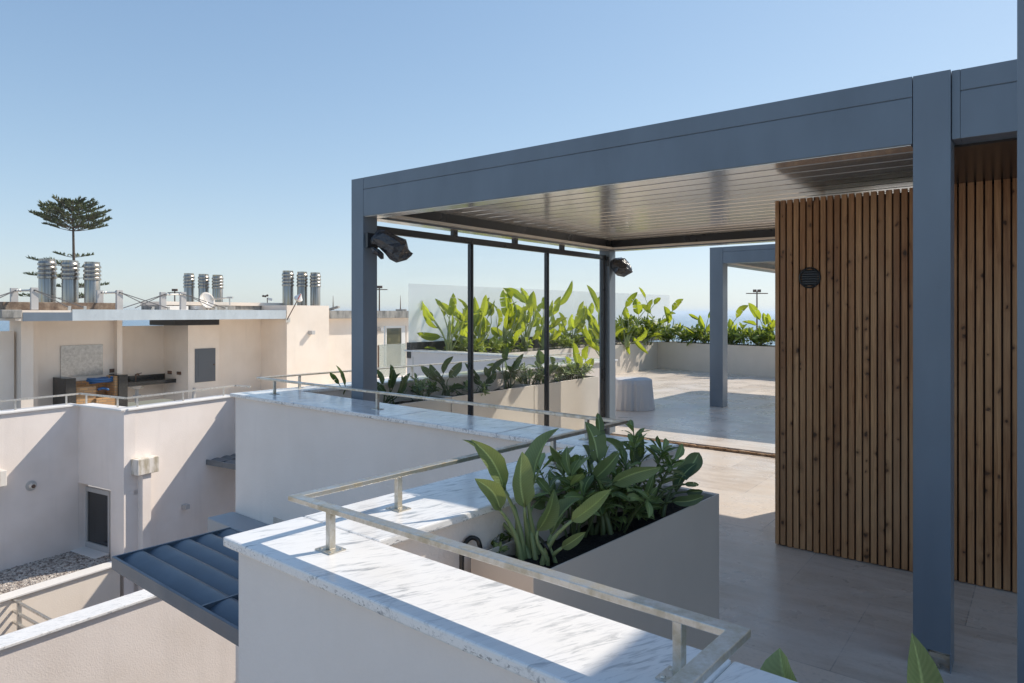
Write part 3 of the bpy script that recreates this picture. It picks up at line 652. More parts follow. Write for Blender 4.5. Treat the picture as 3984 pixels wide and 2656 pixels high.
# near planter: clumps measured leaf by leaf on the photo (crop origin, scale)
def lf(o, sc, Y, x0, y0, x1, y1, w, yaw=0, tone=.5, dY=0.):
    b = Q(o[0] + x0 / sc, o[1] + y0 / sc, Y); t = Q(o[0] + x1 / sc, o[1] + y1 / sc, Y + dY); return (b, t, (1.06 if Y < 5 else .92) * w / sc / F * Y, yaw, tone)
O6, S6 = (1600, 1500), 1.356
zs = ZPL - .06
def soilpt(o, sc, x, y, z): return v3(W(o[0] + x / sc, o[1] + y / sc, z), z)
bs = soilpt(O6, S6, 600, 925, zs); Y_ = bs.y
big_plant('bird_of_paradise_plant', bs, [lf(O6, S6, Y_ - .02, 490, 550, 338, 285, 108, 25, .55, -.1), lf(O6, S6, Y_ + .12, 500, 560, 290, 265, 70, 60, .1, .1), lf(O6, S6, Y_ - .06, 468, 655, 338, 495, 92, -25, .5, -.12),
    lf(O6, S6, Y_, 598, 640, 588, 350, 122, 30, .75, -.05), lf(O6, S6, Y_ + .05, 640, 525, 775, 218, 112, -30, .35, .1), lf(O6, S6, Y_ + .15, 640, 640, 700, 560, 70, 60, .0, .1), lf(O6, S6, Y_ + .12, 470, 690, 420, 520, 50, 50, .0, .1)],
    'pale green paddle leaves on long bare stalks at the near end of the closest planter', MAT['leaf_near'], MAT['stem'], seed=1, stem_r=.0125)
bs = soilpt(O6, S6, 715, 950, zs); Y_ = bs.y
big_plant('bird_of_paradise_plant', bs, [lf(O6, S6, Y_, 668, 765, 757, 548, 104, 20, .8, .02), lf(O6, S6, Y_ + .03, 738, 785, 888, 590, 96, -20, .45, .05), lf(O6, S6, Y_ - .03, 848, 712, 1052, 548, 92, 15, .95, -.05), lf(O6, S6, Y_ - .05, 795, 855, 918, 772, 58, 10, .9, -.03)],
    'low clump of curled yellow green leaves leaning over the closest planter', MAT['leaf_near'], MAT['stem'], seed=2, stem_r=.012)
bs = soilpt(O6, S6, 990, 795, zs); Y_ = bs.y
big_plant('bird_of_paradise_plant', bs, [lf(O6, S6, Y_, 985, 405, 922, 188, 104, 30, .3, .03), lf(O6, S6, Y_ + .12, 985, 300, 985, 142, 60, 40, .15, .05), lf(O6, S6, Y_ + .02, 872, 472, 733, 318, 78, -20, .3, -.05), lf(O6, S6, Y_ - .08, 1062, 515, 1318, 432, 98, 25, .45, -.05),
    lf(O6, S6, Y_ - .03, 965, 492, 1097, 348, 80, 0, .7, .0), lf(O6, S6, Y_ + .06, 940, 420, 905, 310, 70, 60, .0, .05), lf(O6, S6, Y_ + .18, 1130, 420, 1010, 270, 60, 45, .15, .05)],
    'dark green clump with one wide drooping leaf in the middle of the closest planter', MAT['leaf_near'], MAT['stem_d'], seed=3, stem_r=.012)
bs = soilpt(O6, S6, 1262, 690, zs); Y_ = bs.y
big_plant('bird_of_paradise_plant', bs, [lf(O6, S6, Y_, 1165, 412, 1212, 238, 84, 30, .1, .05), lf(O6, S6, Y_ + .05, 1400, 505, 1518, 345, 92, -15, .15, .1), lf(O6, S6, Y_, 1395, 560, 1505, 405, 70, -30, .1, .05), lf(O6, S6, Y_ - .05, 1375, 610, 1548, 582, 56, 20, .4, .0), lf(O6, S6, Y_, 1440, 520, 1520, 522, 26, 10, .1), lf(O6, S6, Y_ + .05, 1450, 560, 1540, 555, 46, 40, .0)],
    'dark clump with torn leaves at the far end of the closest planter', MAT['leaf_near'], MAT['stem_d'], seed=4, stem_r=.011)
shrub(soilpt(O6, S6, 860, 800, zs), .40, .17, 9, .120, 'shrub with whorls of rounded leaves between the clumps of the closest planter', MAT['shrub'], 'shrubs in the closest planter', 21)
shrub(soilpt(O6, S6, 1190, 700, zs), .43, .18, 13, .090, 'taller dark shrub with small whorled leaves in the far half of the closest planter', MAT['shrub'], 'shrubs in the closest planter', 22)
shrub(soilpt(O6, S6, 1060, 775, zs), .28, .16, 7, .11, 'low shrub with pale leaves drooping over the rim of the closest planter', MAT['shrub'], 'shrubs in the closest planter', 23, .5)
shrub(soilpt(O6, S6, 485, 905, zs), .12, .07, 4, .055, 'tiny seedling shrub beside the irrigation hose', MAT['shrub'], 'shrubs in the closest planter', 24)
# two leaf tips at the bottom edge
Yf = 1.42
big_plant('bird_of_paradise_plant', Vector((1.14, 1.34, .68)), [(Q(3140, 2960, Yf - .1), Q(3026, 2520, Yf), .105, -20, 1.), (Q(3590, 2990, Yf + .05), Q(3548, 2462, Yf + .1), .095, 15, .9)],
    'plant showing only two leaf tips that rise in front of the floor tiles', MAT['leaf_near'], MAT['stem'], seed=5)
# under the pergola
def yline(u, px): return online(U * u, V, px).y
O2, S2 = (900, 900), 1.96
O4, S4 = (1300, 600), 1.4254
gl = 'plants in the planters behind the glass screen'
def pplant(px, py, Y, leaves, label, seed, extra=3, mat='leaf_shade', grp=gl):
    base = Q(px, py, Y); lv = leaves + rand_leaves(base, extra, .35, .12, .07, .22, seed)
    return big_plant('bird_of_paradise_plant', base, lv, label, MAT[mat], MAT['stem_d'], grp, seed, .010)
Y_ = yline(-5.3, 1325)
pplant(1325, 1545, Y_, [lf(O2, S2, Y_, 868, 1175, 796, 1018, 42, 30, .8), lf(O2, S2, Y_, 822, 1165, 752, 1072, 46, -20, .5), lf(O2, S2, Y_, 782, 1255, 688, 1178, 46, 20, .4)], 'sparse plant outside the left pergola post, against the pale house', 31, 0)
Y_ = yline(-5.12, 1512)
pplant(1512, 1575, Y_, [lf(O2, S2, Y_, 1155, 1165, 1098, 1048, 50, 10, .3), lf(O2, S2, Y_, 1208, 1200, 1220, 1013, 68, 30, .3), lf(O2, S2, Y_, 1228, 1200, 1287, 1078, 56, -30, .2), lf(O2, S2, Y_, 1300, 1205, 1364, 1078, 48, 10, .4), lf(O2, S2, Y_ - .1, 1180, 1250, 1096, 1140, 60, -20, .1), lf(O2, S2, Y_ - .1, 1270, 1240, 1305, 1095, 40, 40, .2)], 'dark fan of upright leaves just inside the left pergola post', 32, 2)
Y_ = yline(-5.12, 1735)
pplant(1735, 1545, Y_, [lf(O4, S4, Y_, 572, 1255, 482, 1172, 52, 10, .3), lf(O4, S4, Y_, 605, 1215, 656, 1118, 48, -20, .4), lf(O4, S4, Y_, 638, 1238, 708, 1153, 56, 20, .35), lf(O4, S4, Y_, 650, 1300, 722, 1288, 44, 0, .5), lf(O4, S4, Y_, 600, 1290, 555, 1215, 40, 40, .2)], 'spreading dark plant between the left post and the first mullion', 33, 3)
Y_ = yline(-5.12, 1889)
pplant(1889, 1530, Y_, [lf(O4, S4, Y_, 805, 1255, 768, 1196, 34, 10, .3), lf(O4, S4, Y_, 850, 1235, 838, 1178, 40, 30, .4), lf(O4, S4, Y_, 878, 1222, 972, 1128, 48, -20, .35), lf(O4, S4, Y_, 840, 1270, 900, 1205, 44, 20, .2)], 'dark plant leaning towards the light just past the first mullion', 34, 3)
Y_ = yline(-5.12, 1977)
pplant(1977, 1510, Y_, [lf(O4, S4, Y_, 940, 1140, 966, 1068, 44, 20, .5), lf(O4, S4, Y_, 983, 1205, 1048, 1103, 48, -10, .3), lf(O4, S4, Y_, 955, 1255, 948, 1196, 36, 20, .4), lf(O4, S4, Y_, 1000, 1250, 960, 1170, 40, 40, .2)], 'slim upright plant halfway between the two mullions', 35, 3)
Y_ = yline(-5.12, 2120)
pplant(2115, 1495, Y_, [lf(O4, S4, Y_, 1152, 1165, 1135, 1083, 60, 10, .4), lf(O4, S4, Y_, 1215, 1170, 1195, 1120, 40, 30, .6), lf(O4, S4, Y_, 1180, 1220, 1245, 1170, 44, 0, .5)], 'broad leaved plant crossing the second mullion', 36, 4)
Y_ = yline(-5.12, 2260)
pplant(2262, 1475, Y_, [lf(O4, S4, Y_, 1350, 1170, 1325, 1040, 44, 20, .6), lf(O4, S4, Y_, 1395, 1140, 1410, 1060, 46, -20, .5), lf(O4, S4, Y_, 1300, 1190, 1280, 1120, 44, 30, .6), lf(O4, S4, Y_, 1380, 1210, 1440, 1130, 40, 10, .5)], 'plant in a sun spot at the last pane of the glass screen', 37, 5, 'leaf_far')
gs_ = 'shrubs in the planters behind the glass screen'
for (px_, py_, sz, n_, lab, sd_) in ((1640, 1560, .26, 15, 'low dark shrub by the left pergola post, under the spreading plant', 41), (1830, 1545, .22, 10, 'small shrub at the foot of the first mullion', 42), (2055, 1500, .34, 22, 'bright shrub spilling over the cream planter before the second mullion', 43), (2190, 1490, .30, 18, 'bushy shrub just past the second mullion', 44), (2235, 1480, .32, 20, 'sunny shrub near the end of the last cream planter', 45)):
    Y_ = yline(-5.06, px_); shrub(Q(px_, py_, Y_), sz, .24, n_, .085, lab, MAT['shrub'], gs_, sd_)
# tall plants by the glass balustrade
gt = 'tall plants along the glass balustrade'
UB = -9.0
def tplant(px, leaves, label, seed, extra=8, sc=1.):
    Y = yline(UB, px); base = Vector((*G(px, Y), .78)); rd = random.Random(seed)
    lv = [lf(O4, S4, Y + rd.uniform(-.3, .3), *l) for l in leaves] + rand_leaves(base, extra + 3, 1.35 * sc, .45, .15, .46, seed, .15)
    return big_plant('bird_of_paradise_plant', base, lv, label, MAT['leaf_far'], MAT['stem'], gt, seed, .02, tears=(0, 1, 2, 3))
tplant(1745, [(592, 1012, 458, 988, 50, 0, .3), (642, 895, 662, 768, 52, 10, .6), (617, 872, 562, 798, 30, 20, .3), (610, 900, 590, 840, 36, 30, .2), (570, 1085, 498, 1072, 22, 10, .7), (650, 1000, 640, 920, 40, -20, .9)], 'leftmost of the tall plants by the balustrade, with one leaf arching down', 51, 4)
tplant(1800, [(722, 1005, 690, 868, 66, 10, .9), (740, 930, 675, 890, 40, 0, .6), (700, 1060, 670, 1000, 40, 20, .7), (720, 900, 745, 840, 40, 20, .4)], 'tall sunlit plant left of the first mullion, with a broad notched leaf', 52, 7)
tplant(1868, [(805, 1015, 816, 848, 92, 5, 1.), (800, 930, 775, 788, 44, -20, .4), (850, 990, 830, 900, 50, 30, .7), (780, 1020, 760, 900, 50, 30, .6), (870, 900, 850, 810, 40, 40, .3)], 'tall plant with the broadest glowing leaf just right of the first mullion', 53, 9)
tplant(1962, [(967, 915, 944, 742, 96, 10, .85), (905, 960, 890, 830, 50, 30, .5), (1030, 930, 1000, 830, 60, -20, .8), (985, 800, 935, 740, 50, 20, .4), (930, 1010, 870, 960, 60, 10, .9)], 'tallest bushy plant in the middle of the balustrade', 54, 10)
tplant(2040, [(1062, 825, 958, 738, 48, 10, .6), (1088, 835, 1033, 738, 48, -20, .7), (1110, 875, 1107, 757, 56, 20, .3), (1090, 960, 1120, 860, 60, 30, .7), (1060, 980, 1020, 880, 60, -30, .8)], 'crowded tall plant left of the second mullion', 55, 9)
tplant(2110, [(1152, 1055, 1128, 928, 50, 0, 1.), (1245, 840, 1322, 698, 40, 20, .3), (1212, 890, 1255, 785, 48, -20, .6), (1160, 860, 1160, 790, 40, 30, .4), (1220, 960, 1205, 880, 40, 30, .7)], 'tall plant behind the second mullion with a spear leaf rising above the glass', 56, 8)
tplant(2225, [(1290, 980, 1385, 870, 40, 10, .5), (1330, 960, 1390, 915, 50, 0, .6), (1300, 1050, 1260, 1000, 44, 20, .6), (1250, 1040, 1215, 1000, 44, 0, .5)], 'lower tall plant with a pale broken leaf in the last pane', 57, 8)
tplant(2320, [(1427, 1045, 1414, 878, 66, 5, .9), (1462, 855, 1402, 722, 40, 15, .3), (1472, 885, 1476, 780, 44, -20, .6), (1420, 890, 1430, 820, 40, 10, 1.), (1480, 960, 1488, 860, 36, 30, .6)], 'tall plant beside the rear pergola post', 58, 7)
O5, S5 = (2300, 700), 1.4254
def tplant5(px, Y, zb, leaves, label, seed, extra, hh=.8, grp='plants on the far planters'):
    base = Vector((*G(px, Y), zb)); lv = [lf(O5, S5, Y, *l) for l in leaves] + rand_leaves(base, extra, hh, .35, .14, .42, seed, .15)
    return big_plant('bird_of_paradise_plant', base, lv, label, MAT['leaf_far'], MAT['stem'], grp, seed, .018, tears=(0, 1, 2))
tplant5(2440, 17.6, .8, [(190, 705, 258, 620, 40, 20, .4), (262, 745, 248, 655, 62, 0, .7), (205, 770, 190, 700, 40, 0, .8), (225, 870, 320, 965, 30, 0, .8), (205, 880, 215, 970, 26, 0, .9), (300, 720, 340, 660, 46, -20, .3), (185, 850, 240, 830, 40, 10, .4)], 'dense clump right of the rear pergola post with leaves hanging over its planter', 61, 9)
tplant5(2505, 18.5, .8, [(350, 690, 385, 652, 34, 0, .3), (330, 740, 270, 690, 40, 20, .5), (340, 850, 300, 760, 40, 20, .4), (300, 655, 265, 592, 22, 30, .2)], 'dark leaved clump at the inner corner of the far planters', 62, 10)
for (px_, lvs, lab, sd_) in (
    (2598, [(432, 795, 404, 698, 42, 0, .7), (450, 725, 512, 658, 44, 0, .4), (440, 770, 360, 800, 26, 0, .6), (420, 745, 470, 740, 24, 0, .9)], 'single open plant left of centre on the back planter', 63),
    (2745, [(627, 825, 603, 748, 38, 0, .9), (650, 765, 668, 704, 34, 20, .4), (595, 775, 540, 742, 24, 0, .3), (650, 860, 668, 790, 30, 0, .5)], 'plant just left of the far pergola post', 64),
    (2845, [(785, 845, 768, 768, 46, 0, 1.), (806, 765, 872, 692, 40, 0, .4), (790, 850, 820, 840, 26, 0, .9)], 'plant with one yellow glowing leaf just right of the far pergola post', 65),
    (2955, [(937, 775, 873, 680, 46, 0, .7), (965, 805, 955, 735, 40, 20, .4), (992, 805, 978, 738, 36, -20, .4), (915, 805, 838, 785, 30, 0, .3), (985, 850, 1010, 770, 40, 10, .4)], 'fan of leaves in front of the sea beside the slatted wall', 66)):
    Yl = online(f0 + fn * .3, fd, px_).y; tplant5(px_, Yl, .78, lvs, lab, sd_, 4, .6)
i_ = 0
for px_ in (2575, 2640, 2680, 2715, 2760, 2860, 2890, 2925, 2985):
    Yl = online(f0 + fn * .3, fd, px_).y
    shrub(Vector((*G(px_, Yl), .78)), .55, .38, 12, .22, ['leafy shrub', 'rounded shrub', 'low shrub', 'open shrub', 'small shrub', 'dark shrub', 'bushy shrub', 'thin shrub', 'tuft like shrub'][i_] + ' on the back planter, ' + ['by the corner', 'right of the single open plant', 'mid way to the far post', 'close to the far post', 'touching the far post', 'right of the far post', 'under the yellow leaf', 'before the sea', 'against the slatted wall'][i_], MAT['shrub_far'], 'shrubs on the back planter', 70 + i_); i_ += 1
for k, px_ in enumerate((2430, 2470, 2520)):
    shrub(Vector((*G(px_, 17.9 + k * .4), .8)), .9, .45, 22, .2, ['tall shrub right of the rear pergola post', 'tall shrub between the two clumps of the far corner', 'tall twiggy shrub at the far corner'][k], MAT['shrub_far'], 'shrubs in the far corner', 80 + k)
for k, px_ in enumerate((1810, 1900, 2000, 2170, 2260)):
    Yl = yline(-8.9, px_); shrub(Vector((*G(px_, Yl), .78)), .40, .4, 16, .16, 'undergrowth shrub at the feet of the tall plants ' + ['left of the first mullion', 'right of the first mullion', 'in the middle pane', 'right of the second mullion', 'in the last pane'][k], MAT['shrub_far'], 'shrubs under the tall plants', 90 + k)
Yl = yline(-5.5, 2352)
big_plant('bird_of_paradise_plant', Vector((*G(2352, Yl), .78)), rand_leaves(Vector((*G(2352, Yl), .78)), 10, .9, .25, .1, .3, 98), 'narrow plant squeezed between the last mullion and the rear post', MAT['leaf_far'], MAT['stem'], None, 98)

# ------------------------------------------------------------------ glass balustrade
bal = thing('glass_balustrade', v3(Vector((-2.0, 12.85)), .95), 'tall frameless glass balustrade behind the tall plants', 'glass balustrade')
b0 = Vector((-1.93, 12.85)); bd = Vector((math.sin(R(38)), math.cos(R(38))))
m_ = MB(); m_.strip(b0, b0 + bd * 11.2, -.05, .05, .80, 1.09); obj('base_channel', m_, MAT['alu_dark'], bal)
for k in range(6):
    a = b0 + bd * (k * 1.87 + .006); b = b0 + bd * ((k + 1) * 1.87 - .006); m_ = MB(); m_.strip(a, b, -.008, .008, 1.091, 2.19); obj('pane', m_, MAT['balustrade'], bal)

# ------------------------------------------------------------------ small terrace things
def bag(secs, n=12, seed=0, jit=.12):
    m_ = MB(); rd = random.Random(seed); rows = []
    for (c, rx, rz, d) in secs:
        d = d.normalized(); x = d.cross(Vector((0, 0, 1))).normalized(); y = x.cross(d); row = []
        for k in range(n):
            a = 2 * math.pi * k / n; j = 1 + rd.uniform(-jit, jit); row.append(c + (x * math.cos(a) * rx + y * math.sin(a) * rz) * j + d * rd.uniform(-.008, .008))
        rows.append(row)
    vs = [p for r in rows for p in r]; fs = [[i * n + k, i * n + (k + 1) % n, (i + 1) * n + (k + 1) % n, (i + 1) * n + k] for i in range(len(rows) - 1) for k in range(n)]
    fs += [list(range(n))[::-1], [(len(rows) - 1) * n + k for k in range(n)]]; m_.add(vs, fs); return m_
def wrapped(px_list, Y0, label, seed, plate):
    pts = [(Q(px, py, Y0 + dy), r / F * Y0, s) for px, py, dy, r, s in px_list]; t = thing('wrapped_spotlight', pts[0][0], label, 'spotlight')
    secs = []
    for i, (p, r, s) in enumerate(pts):
        d = pts[min(i + 1, len(pts) - 1)][0] - pts[max(i - 1, 0)][0]; secs.append((p, r * s, r, d))
    o = obj('plastic_wrap', bag(secs, 9, seed, .17), MAT['bag'], t)
    m_ = MB(); c0 = pts[0][0]; m_.bar(c0 - Vector((U.x, U.y, 0)) * .03, c0 - Vector((U.x, U.y, 0)) * .004, .11, .12); obj('wall_plate', m_, MAT['alu_dark'], t); return t, pts
pc = pu(UL + PW, V0 + .075); Yp = pc.y
pxp = CX + F * pc.x / pc.y
t1, pts = wrapped([(1452, 935, .02, 20, 1), (1464, 937, .0, 24, .9), (1474, 930, -.01, 33, .9), (1490, 935, -.02, 39, .9), (1522, 952, -.04, 40, .95), (1548, 966, -.05, 46, 1.), (1566, 984, -.05, 42, 1.), (1588, 988, -.05, 22, 1.), (1600, 987, -.05, 8, 1.), (1606, 987, -.05, 1, 1)], Yp - .06, 'black plastic wrapped spotlight on the inner side of the left pergola post', 3, None)
hp = Q(1470, 965, Yp - .08); m_ = bag([(Q(1452, 962, Yp - .08), .035, .02, Vector((.3, 0, -1))), (Q(1463, 978, Yp - .08), .05, .035, Vector((.3, 0, -1))), (Q(1480, 990, Yp - .08), .045, .03, Vector((.3, 0, -1))), (Q(1487, 1004, Yp - .08), .02, .015, Vector((.3, 0, -1)))], 10, 5); obj('loose_wrap', m_, MAT['bag'], t1)
Yb = pu(UL + PW, V1 - .08).y
wrapped([(2376, 1018, .03, 8, 1), (2385, 1022, .02, 22, 1), (2398, 1028, 0, 32, 1), (2416, 1040, -.03, 38, 1), (2436, 1048, -.05, 32, 1), (2452, 1052, -.06, 16, 1), (2460, 1056, -.06, 3, 1)], Yb - .05, 'black plastic wrapped spotlight on the rear pergola post', 9, None)
# fabric-covered stool
c = W(2462, 1588, .1); t = thing('covered_stool', v3(c, .1), 'grey fabric cover draped over a low round seat on the raised terrace', 'stool'); m_ = MB(); n = 96; prof = [(0., 1.08), (.12, 1.06), (.35, 1.04), (.6, 1.02), (.8, .99), (1.0, .97)]
rows = []
hgt = .47; rad = .30
for s, k in prof:
    row = []
    for i in range(n):
        a = 2 * math.pi * i / n; sq = 1 / max(abs(math.cos(a)), abs(math.sin(a))); sq = 1 + (min(sq, 1.22) - 1) * .7
        f = (1 - s * .7) * .035 * noise.noise(Vector((math.cos(a) * 5, math.sin(a) * 5, s * .7))) + .010 * math.sin(a * 21 + 3 * math.sin(a * 3)) * (1 - .5 * s)
        row.append(v3(c, .1) + Vector((math.cos(a) * (rad * k * sq + f), math.sin(a) * (rad * k * sq + f), .004 + s * hgt)))
    rows.append(row)
for k in (.93, .8, .4): rows.append([v3(c, .1) + Vector(((p - v3(c, .1)).x * k, (p - v3(c, .1)).y * k, hgt + .012 + .01 * noise.noise(p * 6))) for p in rows[5]])
vs = [p for r in rows for p in r]; m_.add(vs, [[i * n + k, i * n + (k + 1) % n, (i + 1) * n + (k + 1) % n, (i + 1) * n + k] for i in range(len(rows) - 1) for k in range(n)] + [[(len(rows) - 1) * n + k for k in range(n)]])
obj('fabric_cover', m_, MAT['fabric'], t, smooth=True)
m_ = MB(); m_.lathe(v3(c, .1), [(.22, 0), (.24, .02), (.24, .45), (.2, .46)], 20); obj('seat', m_, MAT['white'], t)
# irrigation hose
Yh = 2.42
hp = [Q(1796, 2215, Yh - .1), Q(1800, 2160, Yh - .06), Q(1806, 2120, Yh), Q(1830, 2092, Yh + .03), Q(1856, 2098, Yh + .04), Q(1866, 2120, Yh + .04), Q(1872, 2150, Yh + .05)]
def smooth_pts(p, n=6):
    out = []
    for i in range(len(p) - 1):
        a, b, c, d = p[max(i - 1, 0)], p[i], p[i + 1], p[min(i + 2, len(p) - 1)]
        for k in range(n):
            t = k / n; out.append(.5 * ((2 * b) + (c - a) * t + (2 * a - 5 * b + 4 * c - d) * t * t + (3 * b - a - 3 * c + d) * t ** 3))
    return out + [p[-1]]
m_ = MB(); m_.tube(smooth_pts([hp[0] - Vector((0, 0, .75))] + hp), .0085, 8); obj('irrigation_hose', m_, MAT['black'], smooth=True, label='thin black irrigation hose looping over the end of the closest planter', cat='hose')
hp = [soilpt(O6, S6, 640, 770, zs + .03), soilpt(O6, S6, 700, 830, zs + .10), soilpt(O6, S6, 735, 900, zs + .05), soilpt(O6, S6, 740, 960, zs)]
m_ = MB(); m_.tube(smooth_pts(hp), .006, 8); obj('drip_hose', m_, MAT['black'], smooth=True, label='black drip hose lying on the soil among stalks of the closest planter', cat='hose')

# ------------------------------------------------------------------ awnings
def awning(corner, ud, vd, lu, lv, z, hgt, label, mat, bays, nsl, back=True):
    """corner: outer left corner; ud along the front, vd towards the wall"""
    t = thing('louvre_awning', v3(corner, z), label, 'awning', None); th = .02
    fr2 = (ud, vd); o = corner
    def bx(m_, u0, u1, v0, v1, z0, z1): m_.prism([o + ud * u0 + vd * v0, o + ud * u1 + vd * v0, o + ud * u1 + vd * v1, o + ud * u0 + vd * v1], z0, z1)
    m_ = MB(); bx(m_, 0, lu, 0, th, z - hgt, z); bx(m_, 0, th, th + .001, lv, z - hgt, z); bx(m_, lu - th, lu, th + .001, lv, z - hgt, z); bx(m_, th, lu - th, lv - th, lv, z - hgt, z - hgt * .3)
    for k in range(1, bays): bx(m_, lu * k / bays - th / 2, lu * k / bays + th / 2, th + .001, lv - th - .001, z - hgt, z - .002)
    obj('frame', m_, mat, t, bevel=.002)
    for k in range(bays):
        a0 = lu * k / bays + th * .6; a1 = lu * (k + 1) / bays - th * .6
        for i in range(nsl):
            p = lv * .97 / nsl; v0 = th + .004 + i * p; m_ = MB(); N = 10; prof = []
            for j in range(N + 1):
                s = j / N; prof.append((v0 + s * p * 1.06, z - hgt * .92 + hgt * .86 * math.sin(math.pi * .58 * s) ** .55))
            vs = []
            for (q, zz) in prof: vs += [v3(o + ud * a0 + vd * q, zz), v3(o + ud * a1 + vd * q, zz)]
            for (q, zz) in prof: vs += [v3(o + ud * a0 + vd * q, zz - .004), v3(o + ud * a1 + vd * q, zz - .004)]
            B = 2 * (N + 1); fs = []
            for j in range(N): fs += [[2 * j, 2 * j + 1, 2 * j + 3, 2 * j + 2], [B + 2 * j + 2, B + 2 * j + 3, B + 2 * j + 1, B + 2 * j]]
            fs += [[0, B, B + 1, 1], [2 * N, 2 * N + 1, B + 2 * N + 1, B + 2 * N]]
            m_.add(vs, fs); obj('slat', m_, mat, t, smooth=True)
    m_ = MB(); bx(m_, th + .001, th + .012, lv - .10, lv + .0, z - hgt - .012, z - .01)
    for q in (.06, .025):
        for zz in (.03, .06):
            a = v3(o + ud * (th + .012) + vd * (lv - q), z - zz); m_.tube([a, a + v3(ud, 0) * .006], .007, 8)
    obj('bracket', m_, mat, t); return t
ZA = -.085
ac = W(434, 2164, ZA); wall_v = 2.80
lv_ = (wall_v - ac.dot(VP)) ; awning(ac, UP, VP, 2.6, lv_, ZA, .092, 'dark blue louvred awning fixed below the near parapet, closest to the viewer', MAT['alu_awn'], 2, 5)
# ------------------------------------------------------------------ neighbouring house
nb = thing('neighbour_house', v3(G(600, 16), -7), 'pale flat roofed apartment house across the void with an outdoor kitchen', 'building')
ZN = .026
N2, N3, N4 = W(305, 1571, ZN), W(482, 1592, ZN), W(913, 1536, ZN); N1 = W(0, 1604, ZN)
VW = (N4 - N3).normalized(); UW = (N3 - N2).normalized(); VL = (N2 - N1).normalized()
N0 = N1 - VL * 4; N5 = N4 + UW * 7.0
m_ = MB()
m_.strip(N0, N2, 0, .22, -7, ZN - .03)                                        # long wall behind the gravel
n2n = Vector((-UW.y, UW.x))
m_.strip(N2, N3, 0.0, .20, -1.37, ZN - .031)                                   # step with overhang
pil0 = online(N2, UW, 430); m_.strip(pil0, N3, .0, .45, -7, -1.371)            # pier beside the window
m_.strip(N2 + n2n * .17, N3 + n2n * .17, 0, .15, -7, -2.55); m_.strip(N2 + n2n * .17, N3 + n2n * .17, 0, .15, -1.45, -1.372)
m_.strip(N2 + VL * .003, N2 + VL * .165, 0, .22, -7, -1.372)
m_.strip(N3 + VW * .2, N4, 0, .22, -7, ZN - .03)                              # wing wall
m_.strip(N4, N5, 0, .22, -7, ZN - .03)
obj('terrace_wall', m_, MAT['pink'], nb)
def ncop(a, b, o0=-.045, o1=.26, z=ZN, nm='coping', mat='coping'):
    m_ = MB(); m_.strip(a, b, o0, o1, z - .03, z); return obj(nm, m_, MAT[mat], nb, bevel=.004)
ncop(N0, N2 - VL * .0); ncop(N2 + UW * .05, N3 - UW * .0, -.05, .22, ZN - .001); ncop(N3 + VW * .05, N4); ncop(N4 + UW * .05, N5, -.045, .26, ZN - .001)
# window behind the gravel
wq = N2 + n2n * .165; w0 = online(wq, UW, 339); w1 = online(wq, UW, 436)
m_ = MB()
for a, b, z0, z1 in ((w0, w0 + UW * .07, -2.54, -1.46), (w1 - UW * .05, w1, -2.54, -1.46), (w0 + UW * .07, w1 - UW * .05, -2.54, -2.44), (w0 + UW * .07, w1 - UW * .05, -1.54, -1.46)): m_.strip(a, b, -.05, 0, z0, z1)
wf = obj('window', m_, MAT['frame'], nb, bevel=.004)
m_ = MB(); m_.strip(w0 + UW * .071, w1 - UW * .051, -.022, -.012, -2.439, -1.541); obj('pane', m_, MAT['pane'], wf)
m_ = MB(); m_.strip(w0 - UW * .1, w1 + UW * .02, -.30, -.055, -2.60, -2.535); obj('sill', m_, MAT['coping'], wf, bevel=.004)
# gravel strip and lower wall
g0, g1 = W(0, 2334, -2.50), W(470, 2188, -2.50); gd = (g1 - g0).normalized(); g0 = g0 - gd * 4
m_ = MB(); m_.strip(g0, g1, .02, .20, -7, -2.531); obj('lower_wall', m_, MAT['cream'], nb)
m_ = MB(); m_.strip(g0, g1, -.03, .22, -2.53, -2.50); obj('coping', m_, MAT['coping'], nb, bevel=.004)
m_ = MB(); poly = [g0 + Vector((-gd.y, gd.x)) * .22, g1 + Vector((-gd.y, gd.x)) * .22, pil0, N2, N0]; m_.prism(poly, -2.75, -2.56); obj('gravel_base', m_, MAT['gravel'], kind='structure')
m_ = MB(); rd = random.Random(11); cnt = 0
ga, gb_ = g0 + Vector((-gd.y, gd.x)) * .23, N0
GL = (g1 - g0).length
while cnt < 8500:
    s = rd.uniform(3.2, GL + .1); q = rd.random(); a = g0 + gd * s + Vector((-gd.y, gd.x)) * .24
    far = N0 + VL * (s * ((N2 - N0).length / (GL + .0))); p = a.lerp(far, q); r = rd.uniform(.009, .021)
    c0 = v3(p, -2.555); k = len(m_.v); ang = rd.random() * 6
    for j in range(5): m_.v.append(c0 + Vector((math.cos(ang + j * 1.256) * r * rd.uniform(.7, 1.2), math.sin(ang + j * 1.256) * r * rd.uniform(.7, 1.2), rd.uniform(-.004, .006))))
    m_.v.append(c0 + Vector((rd.uniform(-.3, .3) * r, rd.uniform(-.3, .3) * r, r * rd.uniform(.5, 1.))))
    for j in range(5): m_.f.append([k + j, k + (j + 1) % 5, k + 5]); m_.sh.append(.5)
    cnt += 1
obj('gravel', m_, MAT['gravel'], kind='stuff')
